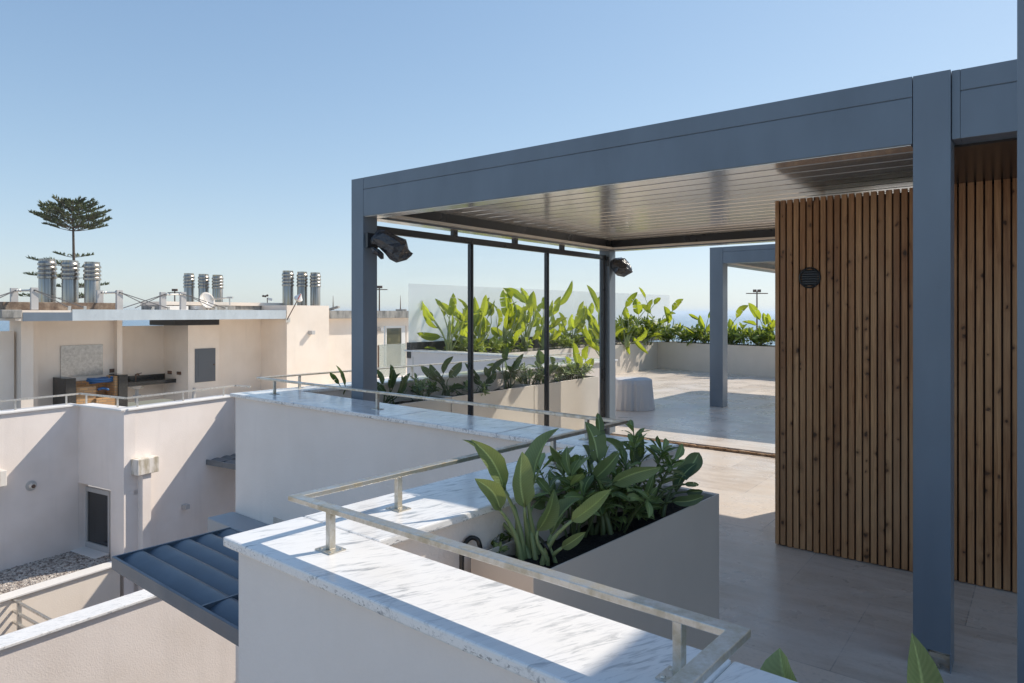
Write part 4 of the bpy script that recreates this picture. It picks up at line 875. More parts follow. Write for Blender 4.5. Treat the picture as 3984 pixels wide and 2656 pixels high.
# near courtyard wall with marble top
cw0, cw1 = W(0, 2520, -1.59), W(600, 2317, -1.59); cd = (cw1 - cw0).normalized()
cwt = thing('courtyard_wall', v3(cw0, -7), 'sunlit pale garden wall with a flat white marble top, lowest in the void', 'wall')
m_ = MB(); m_.strip(cw0 - cd * 3, cw1 + cd * 4, .04, .25, -7, -1.621); obj('wall', m_, MAT['pink'], cwt)
m_ = MB(); m_.strip(cw0 - cd * 3, cw1 + cd * 4, 0, .29, -1.62, -1.59); obj('coping', m_, MAT['marble'], cwt, bevel=.005)
# little gate railing between the walls
ra = W(70, 2332, -2.52); rt = thing('gate_railing', v3(ra, -3.4), 'small three bar steel railing between the gravel wall and the marble topped wall', 'railing')
m_ = MB(); m_.bar(v3(ra + UN * .04, -2.52), v3(ra + UN * .04, -3.4), .05, .05); obj('post', m_, MAT['rail_far'], rt)
for k in range(3):
    z = -2.56 - k * .16; m_ = MB(); m_.bar(v3(ra - UN * .16, z), v3(ra + UN * 2.1, z), .035, .028); obj('bar', m_, MAT['rail_far'], rt)
# drain hopper, pipe boxes
def onw(px, y0): return online(N3, VW, px)
wn = Vector((VW.y, -VW.x))
a, b = onw(537, 0), onw(621, 0)
a2 = online(N3 + wn * .2, VW, 537); b2 = online(N3 + wn * .2, VW, 621)
zt_, zb_ = Z(1790, a2.y), Z(1852, a2.y)
hop = MB(); hop.prism([a2, b2, b2 - wn * .2, a2 - wn * .2], zb_, zt_); hp_ = obj('drain_hopper', hop, MAT['box'], nb, bevel=.01)
a3 = online(N3 + wn * .14, VW, 555); b3 = online(N3 + wn * .14, VW, 588); m_ = MB(); m_.prism([a3, b3, b3 - wn * .14, a3 - wn * .14], -7, zb_ - .001); obj('drain_column', m_, MAT['pink'], nb)
a4 = online(N1 + Vector((VL.y, -VL.x)) * .2, VL, -60); b4 = online(N1 + Vector((VL.y, -VL.x)) * .2, VL, 28); wl_ = Vector((VL.y, -VL.x))
m_ = MB(); m_.prism([a4, b4, b4 - wl_ * .2, a4 - wl_ * .2], Z(1890, b4.y), Z(1828, b4.y)); obj('drain_hopper', m_, MAT['box'], nb, bevel=.01)
# round wall vent
c = online(N1, VL, 121); c3 = v3(c, Z(1889, c.y)); w3 = v3(wl_, 0); m_ = MB(); m_.tube([c3 - w3 * .01, c3 + w3 * .012], .085, 28); vt = obj('wall_vent', m_, MAT['frame'], nb)
m_ = MB(); c4 = c3 + w3 * .012 + v3(VL, 0) * .0; m_.tube([c4, c4 + w3 * .07], .042, 20); obj('vent_cap', m_, MAT['box'], vt)
m_ = MB(); m_.tube([c4 + w3 * .0705, c4 + w3 * .073], .033, 18); obj('grille', m_, MAT['iron'], vt)
# wall lamp
def wlamp(p, z, nrm, s, lab):
    m_ = MB(); t3 = Vector((-nrm.y, nrm.x)); m_.prism([p - t3 * s * .5, p + t3 * s * .5, p + t3 * s * .5 + nrm * s * 1.3, p - t3 * s * .5 + nrm * s * 1.3], z - s * .45, z + s * .45)
    o = thing('wall_lamp', v3(p, z), lab, 'wall lamp'); obj('housing', m_, MAT['frame'], o, bevel=.004)
    m_ = MB(); m_.prism([p - t3 * s * .36 + nrm * s * .3, p + t3 * s * .36 + nrm * s * .3, p + t3 * s * .36 + nrm * s * 1.1, p - t3 * s * .36 + nrm * s * 1.1], z - s * .47, z - s * .452); obj('lens', m_, MAT['white'], o)
p_ = onw(714, 0); wlamp(p_, Z(1969, p_.y), wn, .09, 'small grey box lamp on the shaded wing wall below the far awning')
# second awning
a2c = W(739, 1777, -1.12); awning(a2c, UW, VW, 1.7, 1.15, -1.12, .10, 'grey louvred awning on the wing wall across the void, farther away', MAT['alu_grey'], 2, 5)
m_ = MB(); q = a2c + VW * 1.16; m_.prism([q + UW * .0, q + UW * 1.7, q + UW * 1.7 + VW * .5, q + VW * .5], -1.35, -.93); obj('awning_ledge', m_, MAT['concrete'], nb)
# handrail of the house
nh = thing('handrail', v3(N2, ZN), 'thin pale steel handrail on the parapet of the house across the void', 'handrail')
off = -.10
r0, r2, r3, r4 = N0 + Vector((-VL.y, VL.x)) * .1, N2 + (n2n * .1) + UW * .0 + VL * .0, N3 + n2n * .1 - UW * .1, N4 + Vector((-VW.y, VW.x)) * .1
r2 = N2 + Vector((-VL.y, VL.x)) * .1 + VL * .08; r5 = N5
ZNR = .195
m_ = MB()
for a, b in ((r0, r2), (r2, r3), (r3, r4 + VW * .1), (r4 + VW * .1, r4 + VW * .1 + UW * .45)): m_.bar(v3(a, ZNR), v3(b, ZNR), .03, .03)
obj('rail', m_, MAT['rail_far'], nh)
for (a, b, px_) in ((r0, r2, 258), (r0, r2, 60), (r2, r3, 336), (r2, r3, 458), (r3, r4, 535), (r3, r4, 712), (r3, r4, 870)):
    p = online(a, (b - a).normalized(), px_); m_ = MB(); m_.bar(v3(p, ZN), v3(p, ZNR - .015), .025, .025); obj('post', m_, MAT['rail_far'], nh)
# roofed kitchen wing ------------------------------------------------
FA = G(280, 15.76)
def ln(d, px): return online(FA - UN * d, VN, px)
Fb = ln(0, 1112); ZS0, ZS1 = 1.47, 1.70
m_ = MB()
def seg(d, pa_, pb_, z0, z1, th=.22):
    a, b = ln(d, pa_), ln(d, pb_); m_.prism([a, b, b - UN * th, a - UN * th], z0, z1)
ZF = -.85
seg(1.5, 148, 456, ZF, ZS0 - .001); seg(1.32, 456, 476, ZF, ZS0 - .001, .5); seg(1.28, 130, 148, ZF, ZS0 - .001, .5); seg(1.5, 85, 130, ZF, ZS0 - .001)
a, b = ln(1.5, 85), ln(1.5, 85) + UN * .62; m_.prism([a, b, b - VN * .25, a - VN * .25], ZF, ZS0 - .001)
seg(1.1, -260, 55, ZF, Z(1288, ln(1.1, 55).y))
seg(2.40, 440, 650, ZF, Z(1266, ln(2.40, 641).y))
a, b = ln(1.15, 732), ln(1.15, 853); m_.prism([a, b, b - UN * 1.25, a - UN * 1.25], ZF, Z(1264, a.y))
seg(1.25, 853, 1095, ZF, ZS0 - .001)
a, b = ln(-.01, 1116), ln(-.01, 1280); ZBK = Z(1187, a.y); m_.prism([a, b, b - UN * 2.0, a - UN * 2.0], -7, ZBK)
seg(.32, 1280, 1494, -7, 1.45); a, b = ln(.32, 1494), ln(.32, 1582); m_.prism([a, b, b - UN * .22, a - UN * .22], Z(1268, a.y) , 1.45); m_.prism([a, b, b - UN * .22, a - UN * .22], -7, Z(1430, a.y)); seg(.32, 1582, 1640, -7, 1.45)
obj('wall', m_, MAT['cream'], nb)
m_ = MB(); a, b = ln(0, 60), ln(0, 1110); m_.prism([a, b, b - UN * 4.6, a - UN * 4.6], ZS0, ZS1); a, b = ln(.06, 1282), ln(.06, 1645); m_.prism([a, b, b - UN * 4.6, a - UN * 4.6], 1.46, 1.705)
obj('roof_slab', m_, MAT['cream'], nb)
m_ = MB(); a, b = ln(-.004, 281), ln(-.004, 1112); m_.prism([a, b, b + UN * .012, a + UN * .012], ZS0 - .01, ZS1 + .02); obj('fascia', m_, MAT['fascia'], nb)
m_ = MB(); a, b = ln(-.004, 88), ln(-.004, 280.5); m_.prism([a, b, b + UN * .012, a + UN * .012], ZS0 - .01, ZS1 - .05); obj('fascia', m_, MAT['alu'], nb, label='bare slate coloured stretch of the roof edge')
m_ = MB(); a, b = ln(.055, 1281), ln(.055, 1645); m_.prism([a, b, b + UN * .012, a + UN * .012], 1.455, 1.71); obj('fascia', m_, MAT['concrete'], nb)
m_ = MB(); a, b = ln(-.05, 4), ln(-.05, 88); m_.prism([a, b, b - UN * .6, a - UN * .6], Z(1238, a.y), Z(1204, a.y)); obj('roof_corner_block', m_, MAT['concrete'], nb, bevel=.02)
a, b = ln(1.13, 680), ln(1.13, 853); m_ = MB(); m_.prism([a, b, b - UN * 1.3, a - UN * 1.3], Z(1263, b.y), ZS0 - .002); obj('lintel', m_, MAT['black'], nb)
m_ = MB(); a, b = ln(.45, 10), ln(.45, 462); m_.prism([a, b, b - UN * 1.1, a - UN * 1.1], ZS1, Z(1177, a.y + 1.5)); obj('roof_upstand', m_, MAT['brown'], nb, bevel=.012)
m_ = MB(); a, b = ln(1.2, 640), ln(1.2, 1095); zk = Z(1172, a.y); m_.prism([a, b, b - UN * 1.2, a - UN * 1.2], ZS1, zk - .10); obj('roof_upstand', m_, MAT['concrete'], nb)
m_ = MB(); m_.prism([a + UN * .05, b + UN * .05, b - UN * 1.25, a - UN * 1.25], zk - .099, zk); obj('roof_upstand_cap', m_, MAT['cream'], nb)
# cabinet door in the box
a, b = ln(1.148, 758), ln(1.148, 837); z0, z1 = Z(1488, a.y), Z(1357, a.y)
m_ = MB(); m_.prism([a, b, b + UN * .02, a + UN * .02], z0, z1); dr = obj('cabinet_door', m_, MAT['door'], nb, bevel=.004)
m_ = MB(); t3 = (b - a).normalized(); m_.prism([a + t3 * .09 + UN * .021, b - t3 * .09 + UN * .021, b - t3 * .09 + UN * .026, a + t3 * .09 + UN * .026], z0 + .12, z1 - .12); obj('door_panel', m_, MAT['door'], dr, bevel=.002)
m_ = MB(); k_ = v3(b - t3 * .05 + UN * .021, (z0 + z1) / 2); m_.tube([k_, k_ + v3(UN, 0) * .03], .018, 10); obj('knob', m_, MAT['iron'], dr)
# sliding window
a, b = ln(.318, 1500), ln(.318, 1577); z0, z1 = Z(1428, a.y), Z(1268, a.y); t3 = (b - a).normalized(); m_ = MB()
for (p, q, za, zb2) in ((a, b, z1 - .08, z1), (a, a + t3 * .06, z0, z1 - .081), (b - t3 * .2, b, z0, z1 - .081)): m_.prism([p, q, q - UN * .05, p - UN * .05], za, zb2)
wf = obj('window', m_, MAT['white'], nb); m_ = MB(); p, q = a + t3 * .06, b - t3 * .2; m_.prism([p - UN * .03, q - UN * .03, q - UN * .04, p - UN * .04], z0, z1 - .081); obj('pane', m_, MAT['pane_b'], wf)
bb = thing('glass_balustrade', v3(ln(-.4, 1472), -.85), 'low glass guard in front of the sliding window of the house', 'glass balustrade')
a, b = ln(-.35, 1472), ln(-.35, 1580); m_ = MB(); m_.prism([a, b, b - UN * .012, a - UN * .012], Z(1470, a.y), Z(1341, a.y)); obj('pane', m_, MAT['glass_low'], bb)
m_ = MB(); m_.bar(v3(a, Z(1470, a.y)), v3(a, Z(1343, a.y)), .04, .04); obj('post', m_, MAT['iron'], bb)
m_ = MB(); m_.prism([ln(-.6, 1440), ln(-.6, 1660), ln(.3, 1660), ln(.3, 1440)], Z(1500, 23), Z(1470, ln(-.35, 1472).y) - .001); obj('balcony_slab', m_, MAT['pink'], nb)
p_ = ln(-.012, 1206); wlamp(p_, Z(1293, p_.y), UN, .13, 'white box lamp casting a slanted shadow on the blank chimney block')
p_ = ln(.318, 1474); wlamp(p_, Z(1281, p_.y), UN, .13, 'small white box lamp beside the sliding window of the house')
MAT['terrace_tile'] = paint('warm_terrace_tile', (.86, .765, .65), .6)
m_ = MB(); nl = Vector((-VL.y, VL.x)); nw = Vector((-VW.y, VW.x)); m_.prism([N0 + nl * .221, N2 + nl * .221, N2 + nl * .221 + VW * .3, N3 + nw * .221 + VW * .3, N4 + nw * .221 + VW * .221, N5 + VW * .221, N5 + VN * 14, N0 + VN * 14 - UN * 6], ZF - .2, ZF); obj('terrace_slab', m_, MAT['terrace_tile'], nb)
# barbecue ----------------------------------------------------------
bq = thing('barbecue', v3(ln(1.1, 300), ZF), 'built in brick barbecue between black granite piers under the roof edge', 'barbecue')
def bb2(d0, d1, pa_, pb_, z0, z1, nm, mt, dref=None):
    a, b = ln(d0, pa_), ln(d0, pb_); m_ = MB(); w_ = d1 - d0; m_.prism([a, b, b - UN * w_, a - UN * w_], z0, z1); return obj(nm, m_, mt, bq, bevel=.004)
zc = Z(1473, ln(.8, 255).y)
bb2(.80, 1.48, 256, 296, ZF, zc, 'granite_pier', MAT['granite']); 
zc2 = Z(1458, ln(.8, 470).y)
bb2(.80, 1.30, 462, 497, ZF, zc2, 'granite_pier', MAT['granite'])
bb2(.95, 1.48, 297, 374, ZF, Z(1507, ln(.9, 330).y), 'brick_bench', MAT['brick']); bb2(.84, 1.48, 375, 461, ZF, Z(1545, ln(.9, 420).y), 'brick_hearth', MAT['brick'])
bb2(1.40, 1.485, 297, 455, ZF + .3, Z(1475, ln(1.4, 400).y), 'brick_back', MAT['brick']); bb2(.86, 1.30, 447, 461, ZF + .2, zc2 - .03, 'brick_side', MAT['brick'])
a, b = ln(1.485, 236), ln(1.485, 400); m_ = MB(); m_.prism([a, b, b + UN * .008, a + UN * .008], Z(1468, a.y), Z(1345, a.y)); obj('steel_splashback', m_, MAT['plate'], bq)
# coiled hose
ch = thing('coiled_hose', v3(ln(1.1, 392), Z(1490, ln(1.1, 392).y)), 'thick blue hose coiled on top of the brick barbecue', 'hose'); pc_ = ln(1.1, 394); zc_ = Z(1488, pc_.y); m_ = MB(); pts = []
for i in range(110):
    a = i / 110 * 2 * math.pi * 4.2; rr = .30 + .035 * math.sin(i * .37); pts.append(v3(pc_, zc_ + .02 + .022 * (i / 26) + .02 * math.sin(a * 1.5)) + v3(VN, 0) * rr * math.cos(a) + v3(UN, 0) * .5 * rr * math.sin(a))
m_.tube(pts, .026, 8); obj('coil', m_, MAT['blue'], ch, smooth=True)
pe = ln(.9, 380); m_ = MB(); z_ = Z(1515, pe.y); m_.tube([v3(pe, z_) , v3(ln(.9, 400), z_ + .02), v3(ln(.87, 415), z_), v3(ln(.82, 421), z_ - .02)], .032, 10); obj('loose_end', m_, MAT['blue'], ch, smooth=True)
# sink counter
sk = thing('sink_counter', v3(ln(.9, 600), ZF), 'black granite sink counter cantilevered beside the barbecue', 'counter')
a = ln(.80, 498); ca = ln(1.475, 520); 
A0 = online(FA - UN * 1.75, VN, 497); A1 = online(FA - UN * 1.75, VN, 692); zt2 = Z(1472, A1.y)
m_ = MB(); m_.prism([A0, A1, A1 - UN * .605, A0 - UN * .605], zt2 - .11, zt2); obj('worktop', m_, MAT['granite'], sk, bevel=.004)
m_ = MB(); m_.prism([A0 - UN * .585, A1 - UN * .585, A1 - UN * .604, A0 - UN * .604], zt2 + .001, zt2 + .12); m_.prism([A1, A1 - VN * .03, A1 - VN * .03 - UN * .58, A1 - UN * .58], zt2 + .001, zt2 + .12); obj('upstand', m_, MAT['granite'], sk)
tp = v3(A0 + VN * .42 - UN * .4, zt2); m_ = MB(); m_.tube([tp, tp + Vector((0, 0, .17)), tp + Vector((0, 0, .19)) + v3(UN, 0) * .1, tp + Vector((0, 0, .15)) + v3(UN, 0) * .17], .02, 8); m_.bar(tp + Vector((0, 0, .17)), tp + Vector((0, 0, .2)) + v3(VN, 0) * .16, .03, .02); obj('tap', m_, MAT['iron'], sk)
bp = v3(A0 + VN * .4 - UN * .3, zt2 - .11); m_ = MB(); m_.lathe(bp, [(.05, -.12), (.14, -.10), (.2, -.04), (.2, -.001)], 16); obj('basin', m_, MAT['box'], sk)
m_ = MB(); m_.tube([bp - Vector((0, 0, .12)), bp - Vector((0, 0, .5))], .05, 10); m_.tube([bp - Vector((0, 0, .3)) - v3(VN, 0) * .1, bp - Vector((0, 0, .3)) + v3(VN, 0) * .1], .025, 8); obj('drain_pipe', m_, MAT['frame'], sk)
for (d, px_, py_) in ((1.495, 440, 1441),):
    a = ln(d, px_); m_ = MB(); t3 = VN; m_.prism([a - VN * .09, a + VN * .09, a + VN * .09 + UN * .03, a - VN * .09 + UN * .03], Z(py_ + 7, a.y), Z(py_ - 7, a.y)); obj('power_socket', m_, MAT['iron'], nb)
a = online(ln(1.15, 732), UN, 698); m_ = MB(); m_.prism([a - UN * .09, a + UN * .09, a + UN * .09 - VN * .03, a - UN * .09 - VN * .03], Z(1457, a.y), Z(1445, a.y)); obj('power_socket', m_, MAT['iron'], nb)
a = online(ln(1.15, 732), UN, 662); m_ = MB(); m_.prism([a - UN * .09, a + UN * .09, a + UN * .09 - VN * .03, a - UN * .09 - VN * .03], Z(1455, a.y), Z(1442, a.y)); obj('power_socket', m_, MAT['iron'], nb)
a = ln(.7, 751); m_ = MB(); m_.tube([v3(a, ZF), v3(a + VN * .04, Z(1508, a.y))], .045, 10); obj('vent_pipe', m_, MAT['frame'], label='short grey pipe standing in front of the grey cabinet door', cat='pipe')
# flues ----------------------------------------------------------------
def flue(px0, px1, ytop, ybase, dep, lab, grp):
    c = G((px0 + px1) / 2, dep); r = (px1 - px0) / 2 / F * dep; z0, z1 = Z(ybase, dep), Z(ytop, dep)
    t = thing('flue_pipe', v3(c, z0), lab, 'flue', grp); h_ = z1 - z0
    m_ = MB(); m_.lathe(v3(c, z0), [(r, 0), (r, h_ * .56), (r * .97, h_ * .57), (r * .97, h_), (r * .9, h_), (r * .9, h_ - .05)], 32); obj('pipe', m_, MAT['flue'], t, smooth=False)
    for k in range(4):
        zc = h_ * (.565 + .098 * k); m_ = MB(); m_.lathe(v3(c, z0 + zc), [(r * 1.0, -.004), (r * 1.13, 0), (r * 1.13, h_ * .04), (r * 1.03, h_ * .055), (r * .98, h_ * .09)], 32); obj('collar', m_, MAT['flue'], t)
    for o in bpy.data.objects[t.name].children:
        for p in o.data.polygons: p.use_smooth = len(p.vertices) == 4
        o.data.set_sharp_from_angle(angle=R(40)) if hasattr(o.data, 'set_sharp_from_angle') else None
for (a, b, y, lab) in ((155, 213, 1007, 'leftmost of the three big steel flues beside the umbrella pine'), (245, 301, 1013, 'middle one of the three big steel flues, hiding the pine trunk'), (332, 386, 1019, 'rightmost of the three big steel flues on the brown upstand')): flue(a, b, y, 1180, 17.6, lab, 'big steel flues')
for (a, b, y, lab) in ((717, 754, 1063, 'leftmost of the three distant steel flues behind the satellite dish'), (774, 811, 1066, 'middle one of the three distant steel flues, right behind the dish'), (828, 866, 1069, 'rightmost of the three distant steel flues behind the dish')): flue(a, b, y, 1190, 24.5, lab, 'distant steel flues')
for (a, b, y, lab) in ((1100, 1141, 1053, 'leftmost of the three steel flues on the blank chimney block'), (1157, 1195, 1057, 'middle one of the three steel flues on the chimney block, behind the tilted reflector'), (1208, 1246, 1060, 'rightmost of the three steel flues on the chimney block')): flue(a, b, y, 1188, ln(-.01, 1200).y + .55, lab, 'steel flues on the chimney block')
# cable railing on the roof ------------------------------------------------
cr = thing('cable_railing', v3(ln(.2, 300), ZS1), 'rooftop railing of stubby steel posts braced by crossed cables', 'railing')
d_ = .12
posts = [(57, 1120, 1178, .5), (136, 1118, 1204, d_), (391, 1129, 1178, .5), (467, 1128, 1204, d_), (637, 1136, 1204, d_), (715, 1135, 1204, d_)]
tops = {}
for px_, yt, yb, dd in posts:
    p = ln(dd, px_); z1 = Z(yt, p.y); m_ = MB(); m_.prism([p - VN * .07, p + VN * .07, p + VN * .07 - UN * .05, p - VN * .07 - UN * .05], Z(yb, p.y), z1); m_.prism([p - VN * .05 - UN * .051, p - VN * .03 - UN * .051, p - VN * .03 - UN * .12, p - VN * .05 - UN * .12], Z(yb, p.y), z1)
    obj('post', m_, MAT['frame'], cr); tops[px_] = v3(p + UN * .02, z1 - .06)
def cab(a, b, r=.011): m_ = MB(); m_.tube([a, b], r, 5); obj('cable', m_, MAT['cable'], cr)
ft = lambda px_: v3(ln(.05, px_), ZS1 + .06)
cab(tops[136], ft(270)); cab(tops[136], ft(330)); cab(tops[467], ft(595)); cab(tops[467], ft(655)); cab(tops[637], ft(480)); cab(tops[637], ft(525)); cab(tops[715], ft(840)); cab(tops[715], ft(880)); cab(tops[57], ft(-80)); cab(tops[57], ft(-130))
for a, b in ((57, 136), (391, 467), (637, 715)):
    cab(tops[a], tops[b], .016)
    m_ = MB(); A_, B_ = tops[a], tops[b]
    ss = [.08, .12, .16, .20, .26, .30, .34, .66, .70, .74, .80, .84, .88, .92]; m_.tube([A_.lerp(B_, q) for q in ss], [.018, .036, .018, .018, .040, .018, .022, .022, .018, .040, .018, .018, .036, .018], 8)
    obj('turnbuckle', m_, MAT['rail_far'], cr)
for px_ in (270, 330, 595, 655, 840, 880):
    m_ = MB(); p = ft(px_); m_.bar(p - Vector((0, 0, .08)), p + Vector((0, 0, .04)), .06, .04); obj('anchor', m_, MAT['rail_far'], cr)
# satellite dish
Yd = ln(.8, 810).y; sd_ = thing('satellite_dish', Q(812, 1203, Yd), 'cream satellite dish with a bracket arm, standing on the roof edge', 'satellite dish'); m_ = MB(); c = Q(806, 1167, Yd); nn = Vector((.55, -.6, .45)).normalized(); x = nn.cross(Vector((0, 0, 1))).normalized(); y = x.cross(nn); n = 28; rows = []
for k in range(7):
    s = k / 6; rows.append([c + x * (s * .205 * math.cos(a)) + y * (s * .26 * math.sin(a)) - nn * (.07 * (1 - s * s)) for a in [2 * math.pi * i / n for i in range(n)]])
vs = [p for r in rows for p in r] + [p - nn * .012 for r in rows for p in r]; B = 7 * n
fs = [[i * n + k, i * n + (k + 1) % n, (i + 1) * n + (k + 1) % n, (i + 1) * n + k] for i in range(6) for k in range(n)]; fs += [[B + q for q in f[::-1]] for f in fs]; fs += [[6 * n + k, 6 * n + (k + 1) % n, B + 6 * n + (k + 1) % n, B + 6 * n + k] for k in range(n)]
m_.add(vs, fs); obj('dish', m_, MAT['box'], sd_, smooth=True)
m_ = MB(); m_.tube([c - nn * .08, Q(812, 1203, Yd)], .025, 8); obj('mast', m_, MAT['rail_far'], sd_)
m_ = MB(); e = Q(893, 1157, Yd - .3); m_.tube([Q(824, 1166, Yd - .03), e], .013, 6); m_.tube([Q(824, 1160, Yd - .03), e], .010, 6); m_.bar(e - Vector((.06, 0, 0)), e + Vector((.09, 0, 0)), .06, .05); m_.tube([e, Q(894, 1186, Yd - .3)], .02, 6); obj('feed_arm', m_, MAT['rail_far'], sd_)
m_ = MB(); a = Q(790, 1186, Yd); m_.bar(Q(770, 1203, Yd), Q(770, 1189, Yd), .3, .3); obj('cable_box', m_, MAT['white'], sd_)
for (px_, w_, y0, y1, lab, mt) in ((690, .32, 1204, 1190, 'pale junction block on the roof edge left of the satellite dish', 'white'), (868, .4, 1203, 1190, 'perforated grey block on the roof edge right of the satellite dish', 'concrete')):
    p = ln(.9, px_); m_ = MB(); m_.prism([p - VN * w_, p + VN * w_, p + VN * w_ - UN * .2, p - VN * w_ - UN * .2], ZS1, Z(y1, p.y)); obj('roof_block', m_, MAT[mt], bevel=.01, label=lab, cat='block', origin=v3(p, ZS1))
# anemometer, tilted reflector, rods
Ya = 21.5; an = thing('anemometer', Q(1040, 1175, Ya), 'small wind meter with dark cups on the roof', 'wind meter'); m_ = MB(); m_.tube([Q(1040, 1178, Ya), Q(1040, 1158, Ya)], .015, 6); m_.tube([Q(1025, 1150, Ya), Q(1041, 1152, Ya)], .008, 5); obj('mast', m_, MAT['iron'], an)
for px_, py_ in ((1024, 1151), (1040, 1149), (1032, 1152)):
    m_ = MB(); c = Q(px_, py_, Ya); m_.lathe(c, [(.006, -.035), (.03, -.022), (.036, 0), (.03, .022), (.006, .035)], 12); obj('cup', m_, MAT['iron'], an, smooth=True)
m_ = MB(); m_.bar(Q(1043, 1162, Ya), Q(1057, 1165, Ya), .07, .075); obj('sensor', m_, MAT['white'], an)
Yr = ln(-.1, 1120).y; rf = thing('roof_beacon', Q(1115, 1250, Yr), 'white cone beacon with a red stripe on a slanting mast clamped to the chimney block', 'beacon'); top = Q(1158, 1166, Yr - .2)
m_ = MB(); m_.tube([Q(1116, 1245, Yr - .02), top], .016, 6); obj('mast', m_, MAT['iron'], rf); ax = (top - Q(1116, 1245, Yr)).normalized(); x = ax.orthogonal().normalized(); y = ax.cross(x)
def cone(r0, r1, h0, h1, nm, mt, n=18):
    m_ = MB(); vs = [top + (x * math.cos(2 * math.pi * k / n) + y * math.sin(2 * math.pi * k / n)) * r + ax * h for r, h in ((r0, h0), (r1, h1)) for k in range(n)]
    m_.add(vs, [[k, (k + 1) % n, n + (k + 1) % n, n + k] for k in range(n)] + [list(range(n))[::-1], list(range(n, 2 * n))]); obj(nm, m_, mt, rf)
MAT['red'] = paint('red_paint', (.55, .06, .04), .4)
cone(.11, .135, 0, .05, 'base_rim', MAT['rail_far']); cone(.13, .012, .051, .22, 'cone', MAT['white'])
m_ = MB(); s_ = (TOCAM(top) - ax * TOCAM(top).dot(ax)).normalized(); m_.tube([top + s_ * .118 + ax * .07, top + s_ * .02 + ax * .215], .012, 6); obj('stripe', m_, MAT['red'], rf)
m_ = MB(); p = ln(-.02, 1117); m_.prism([p - VN * .06, p + VN * .1, p + VN * .1 + UN * .02, p - VN * .06 + UN * .02], Z(1254, p.y), Z(1236, p.y)); obj('clamp', m_, MAT['rail_far'], rf)
for px_, y0, y1, Yq, lab in ((1296, 1203, 1150, 24.5, 'thin lightning rod beside a fallen panel on the roof behind the chimney block'), (1558, 1205, 1149, 26, 'thin lightning rod at the end of the roof, near the glass balustrade')):
    m_ = MB(); m_.tube([Q(px_, y0 + 2, Yq), Q(px_, y0 - 10, Yq), Q(px_, y1, Yq)], [.03, .02, .006], 6); t = thing('lightning_rod', Q(px_, y0, Yq), lab, 'lightning rod'); obj('rod', m_, MAT['iron'], t)
    m_ = MB(); a = Q(px_ - 16, y0 + 1, Yq); b = Q(px_ + 22, y0 + (-10 if px_ < 1400 else 1), Yq); m_.bar(a, b, .3, .07); obj('foot', m_, MAT['concrete'], t)
# floodlight masts
def mast(px, ytop, Y, arm, lab):
    t = thing('floodlight_mast', v3(G(px, Y), -12), lab, 'light mast', 'floodlight masts by the shore'); m_ = MB(); m_.tube([v3(G(px, Y), -12), Q(px, ytop, Y)], [.16, .07], 8); obj('pole', m_, MAT['iron'], t)
    m_ = MB(); a = Q(px - arm, ytop + 8, Y); b = Q(px + arm, ytop + 8, Y); m_.bar(a, b, .12, .10); obj('crossarm', m_, MAT['iron'], t)
    for s in (-.95, -.25, .25, .95):
        m_ = MB(); c = Q(px + arm * s, ytop + (8 if abs(s) > .5 else -2), Y); m_.bar(c - Vector((.25 if abs(s) > .5 else .16, 0, 0)), c + Vector((.25 if abs(s) > .5 else .16, 0, 0)), .25, .09 if abs(s) > .5 else .3); obj('lamp_head', m_, MAT['iron'], t)
mast(2945, 1133, 75, 34, 'dark floodlight mast rising behind the far planter beside the slatted wall'); mast(1476, 1118, 80, 24, 'dark floodlight mast seen just right of the left pergola post'); mast(680, 1130, 85, 20, 'grey floodlight mast standing behind the rooftop cables')
# boat and ship on the sea
def boat(px, py, L_, lab, mt, kind):
    Y = (H + 20) * F / (py - CY); p = v3(G(px, Y), -20); t = thing(kind, p, lab, kind); m_ = MB(); k = L_
    m_.prism([(p.x - k / 2, p.y - k * .12), (p.x + k * .3, p.y - k * .12), (p.x + k / 2, p.y), (p.x + k * .3, p.y + k * .12), (p.x - k / 2, p.y + k * .12)], -20.3, -20 + k * .14); obj('hull', m_, mt, t)
    m_ = MB(); m_.prism([(p.x - k * .3, p.y - k * .08), (p.x + k * .1, p.y - k * .08), (p.x + k * .1, p.y + k * .08), (p.x - k * .3, p.y + k * .08)], -20 + k * .14, -20 + k * .30); obj('cabin', m_, mt, t)
boat(480, 1252, 9, 'white motor boat on the sea seen through the gap under the roof', MAT['white'], 'boat')
boat(2680, 1223, 70, 'grey ship far out near the horizon above the back planter', MAT['frame'], 'ship')

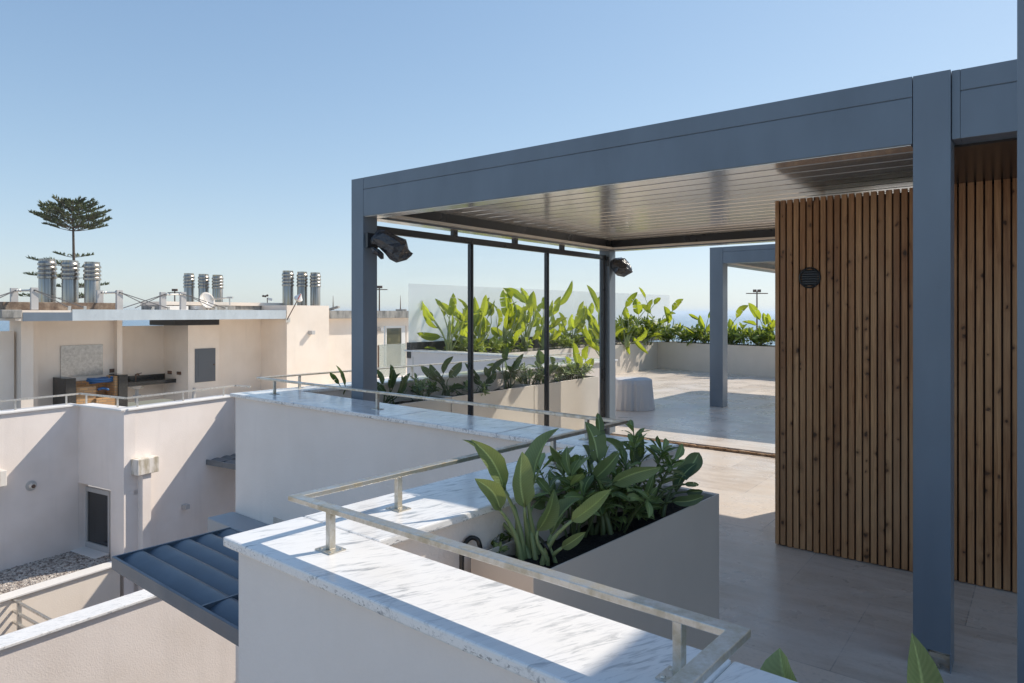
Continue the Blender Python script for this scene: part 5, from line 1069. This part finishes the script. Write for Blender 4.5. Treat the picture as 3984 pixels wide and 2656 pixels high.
# ------------------------------------------------------------------ umbrella pine
Yt = 52.
tr = thing('norfolk_pine', v3(G(287, Yt), -12), 'tall conifer with a flat umbrella crown and sparse lower tiers behind the big flues', 'tree')
mt_ = MB(); mt_.tube([v3(G(292, Yt), -12), Q(290, 1180, Yt), Q(286, 950, Yt), Q(284, 850, Yt), Q(285, 782, Yt)], [.24, .12, .085, .07, .02], 8); rd = random.Random(77); mc = MB()
px_m = Yt / F
def branch(o, az, ln_, rise, tuft, dens, start=.38):
    d = Vector((math.cos(az), math.sin(az), 0)); side = Vector((-d.y, d.x, 0)); pts = [o + d * (ln_ * i / 6) + Vector((0, 0, ln_ * rise * (i / 6) ** 1.4)) for i in range(7)]
    mt_.tube(pts, [.034 * (1 - i / 7) + .007 for i in range(7)], 4)
    n = max(4, int(ln_ * dens))
    for k in range(n):
        s = start + (1 - start) * (k + rd.random()) / n; i = min(5, int(s * 6)); p = pts[i].lerp(pts[i + 1], s * 6 - i)
        for sg in (-1, 1):
            sp = (.13 + .22 * (1 - s)) * ln_ * rd.uniform(.4, 1.15) * (1 if s < .93 else .4); e0 = (d * .75 + side * sg).normalized(); q = p + e0 * sp + Vector((0, 0, sp * rd.uniform(.05, .4)))
            mt_.tube([p, q], [.010, .006], 3)
            for r in range(7):
                f = rd.uniform(.25, 1.05); b = p.lerp(q, f); e = (e0 * rd.uniform(.3, 1.) + d * rd.uniform(-.1, .7) + Vector((0, 0, rd.uniform(.25, 1.1)))).normalized(); L_ = tuft * rd.uniform(.55, 1.1); tip = b + e * L_
                x = e.cross(Vector((rd.uniform(-1, 1), rd.uniform(-1, 1), rd.uniform(-1, 1)))).normalized(); wd = L_ * rd.uniform(.08, .14); m0 = b.lerp(tip, .55); mc.cur = min(1, max(0, rd.uniform(.0, .7) + .4 * (e.z > .6))); mc.add([b - x * wd * .5, m0 - x * wd, tip, m0 + x * wd, b + x * wd * .5], [[0, 1, 2, 3, 4]])
for tier, (y_, R_, nb_, rise) in enumerate(((898, 112, 7, .34), (886, 128, 9, .30), (868, 128, 8, .30), (852, 120, 8, .32), (836, 108, 8, .36), (820, 90, 7, .42), (806, 64, 6, .5), (796, 34, 5, .6))):
    for k in range(nb_):
        az = 2 * math.pi * (k + .41 * tier) / nb_ + rd.uniform(-.2, .2); branch(Q(285, y_, Yt), az, R_ * px_m * rd.uniform(.74, 1.12), rise * rd.uniform(.7, 1.25), .34, 4.2)
for (y_, lst) in ((1000, ((math.pi - .25, 84, .20), (.35, 62, .16), (2.0, 60, .2))), (1040, ((math.pi + .2, 152, .22), (math.pi - .45, 132, .26), (math.pi - .1, 110, .3), (.4, 60, .10), (5.2, 90, .1))), (1082, ((math.pi, 178, .08), (.1, 84, .06), (4.2, 100, .08), (2.6, 110, .06))), (1118, ((.25, 118, .10), (math.pi + .6, 75, .05), (5.6, 110, .05), (.9, 80, .06))), (1160, ((.2, 80, .12), (3.4, 180, .04), (1., 90, .1), (5.7, 90, .1), (0., 60, .25)))):
    for az, ln_, rise in lst: branch(Q(286, y_, Yt), az, ln_ * px_m, rise, .30, 4.2, .30)
obj('trunk', mt_, MAT['bark'], tr, smooth=True); obj('crown', mc, MAT['needle'], tr)

# ------------------------------------------------------------------ sea air
hb = MB(); hb.prism([(-30500, -3100), (30500, -3100), (30500, 32500), (-30500, 32500)], -21.0, 16.0)
m = M('sea_haze'); m.t.nodes.remove(m.p); pv = m.n('VolumePrincipled'); pv.inputs['Color'].default_value = (.80, .90, 1., 1); pv.inputs['Density'].default_value = .00028; pv.inputs['Anisotropy'].default_value = .35
m.l(pv.outputs[0], m.out.inputs['Volume']); obj('haze', hb, m.m, kind='stuff')
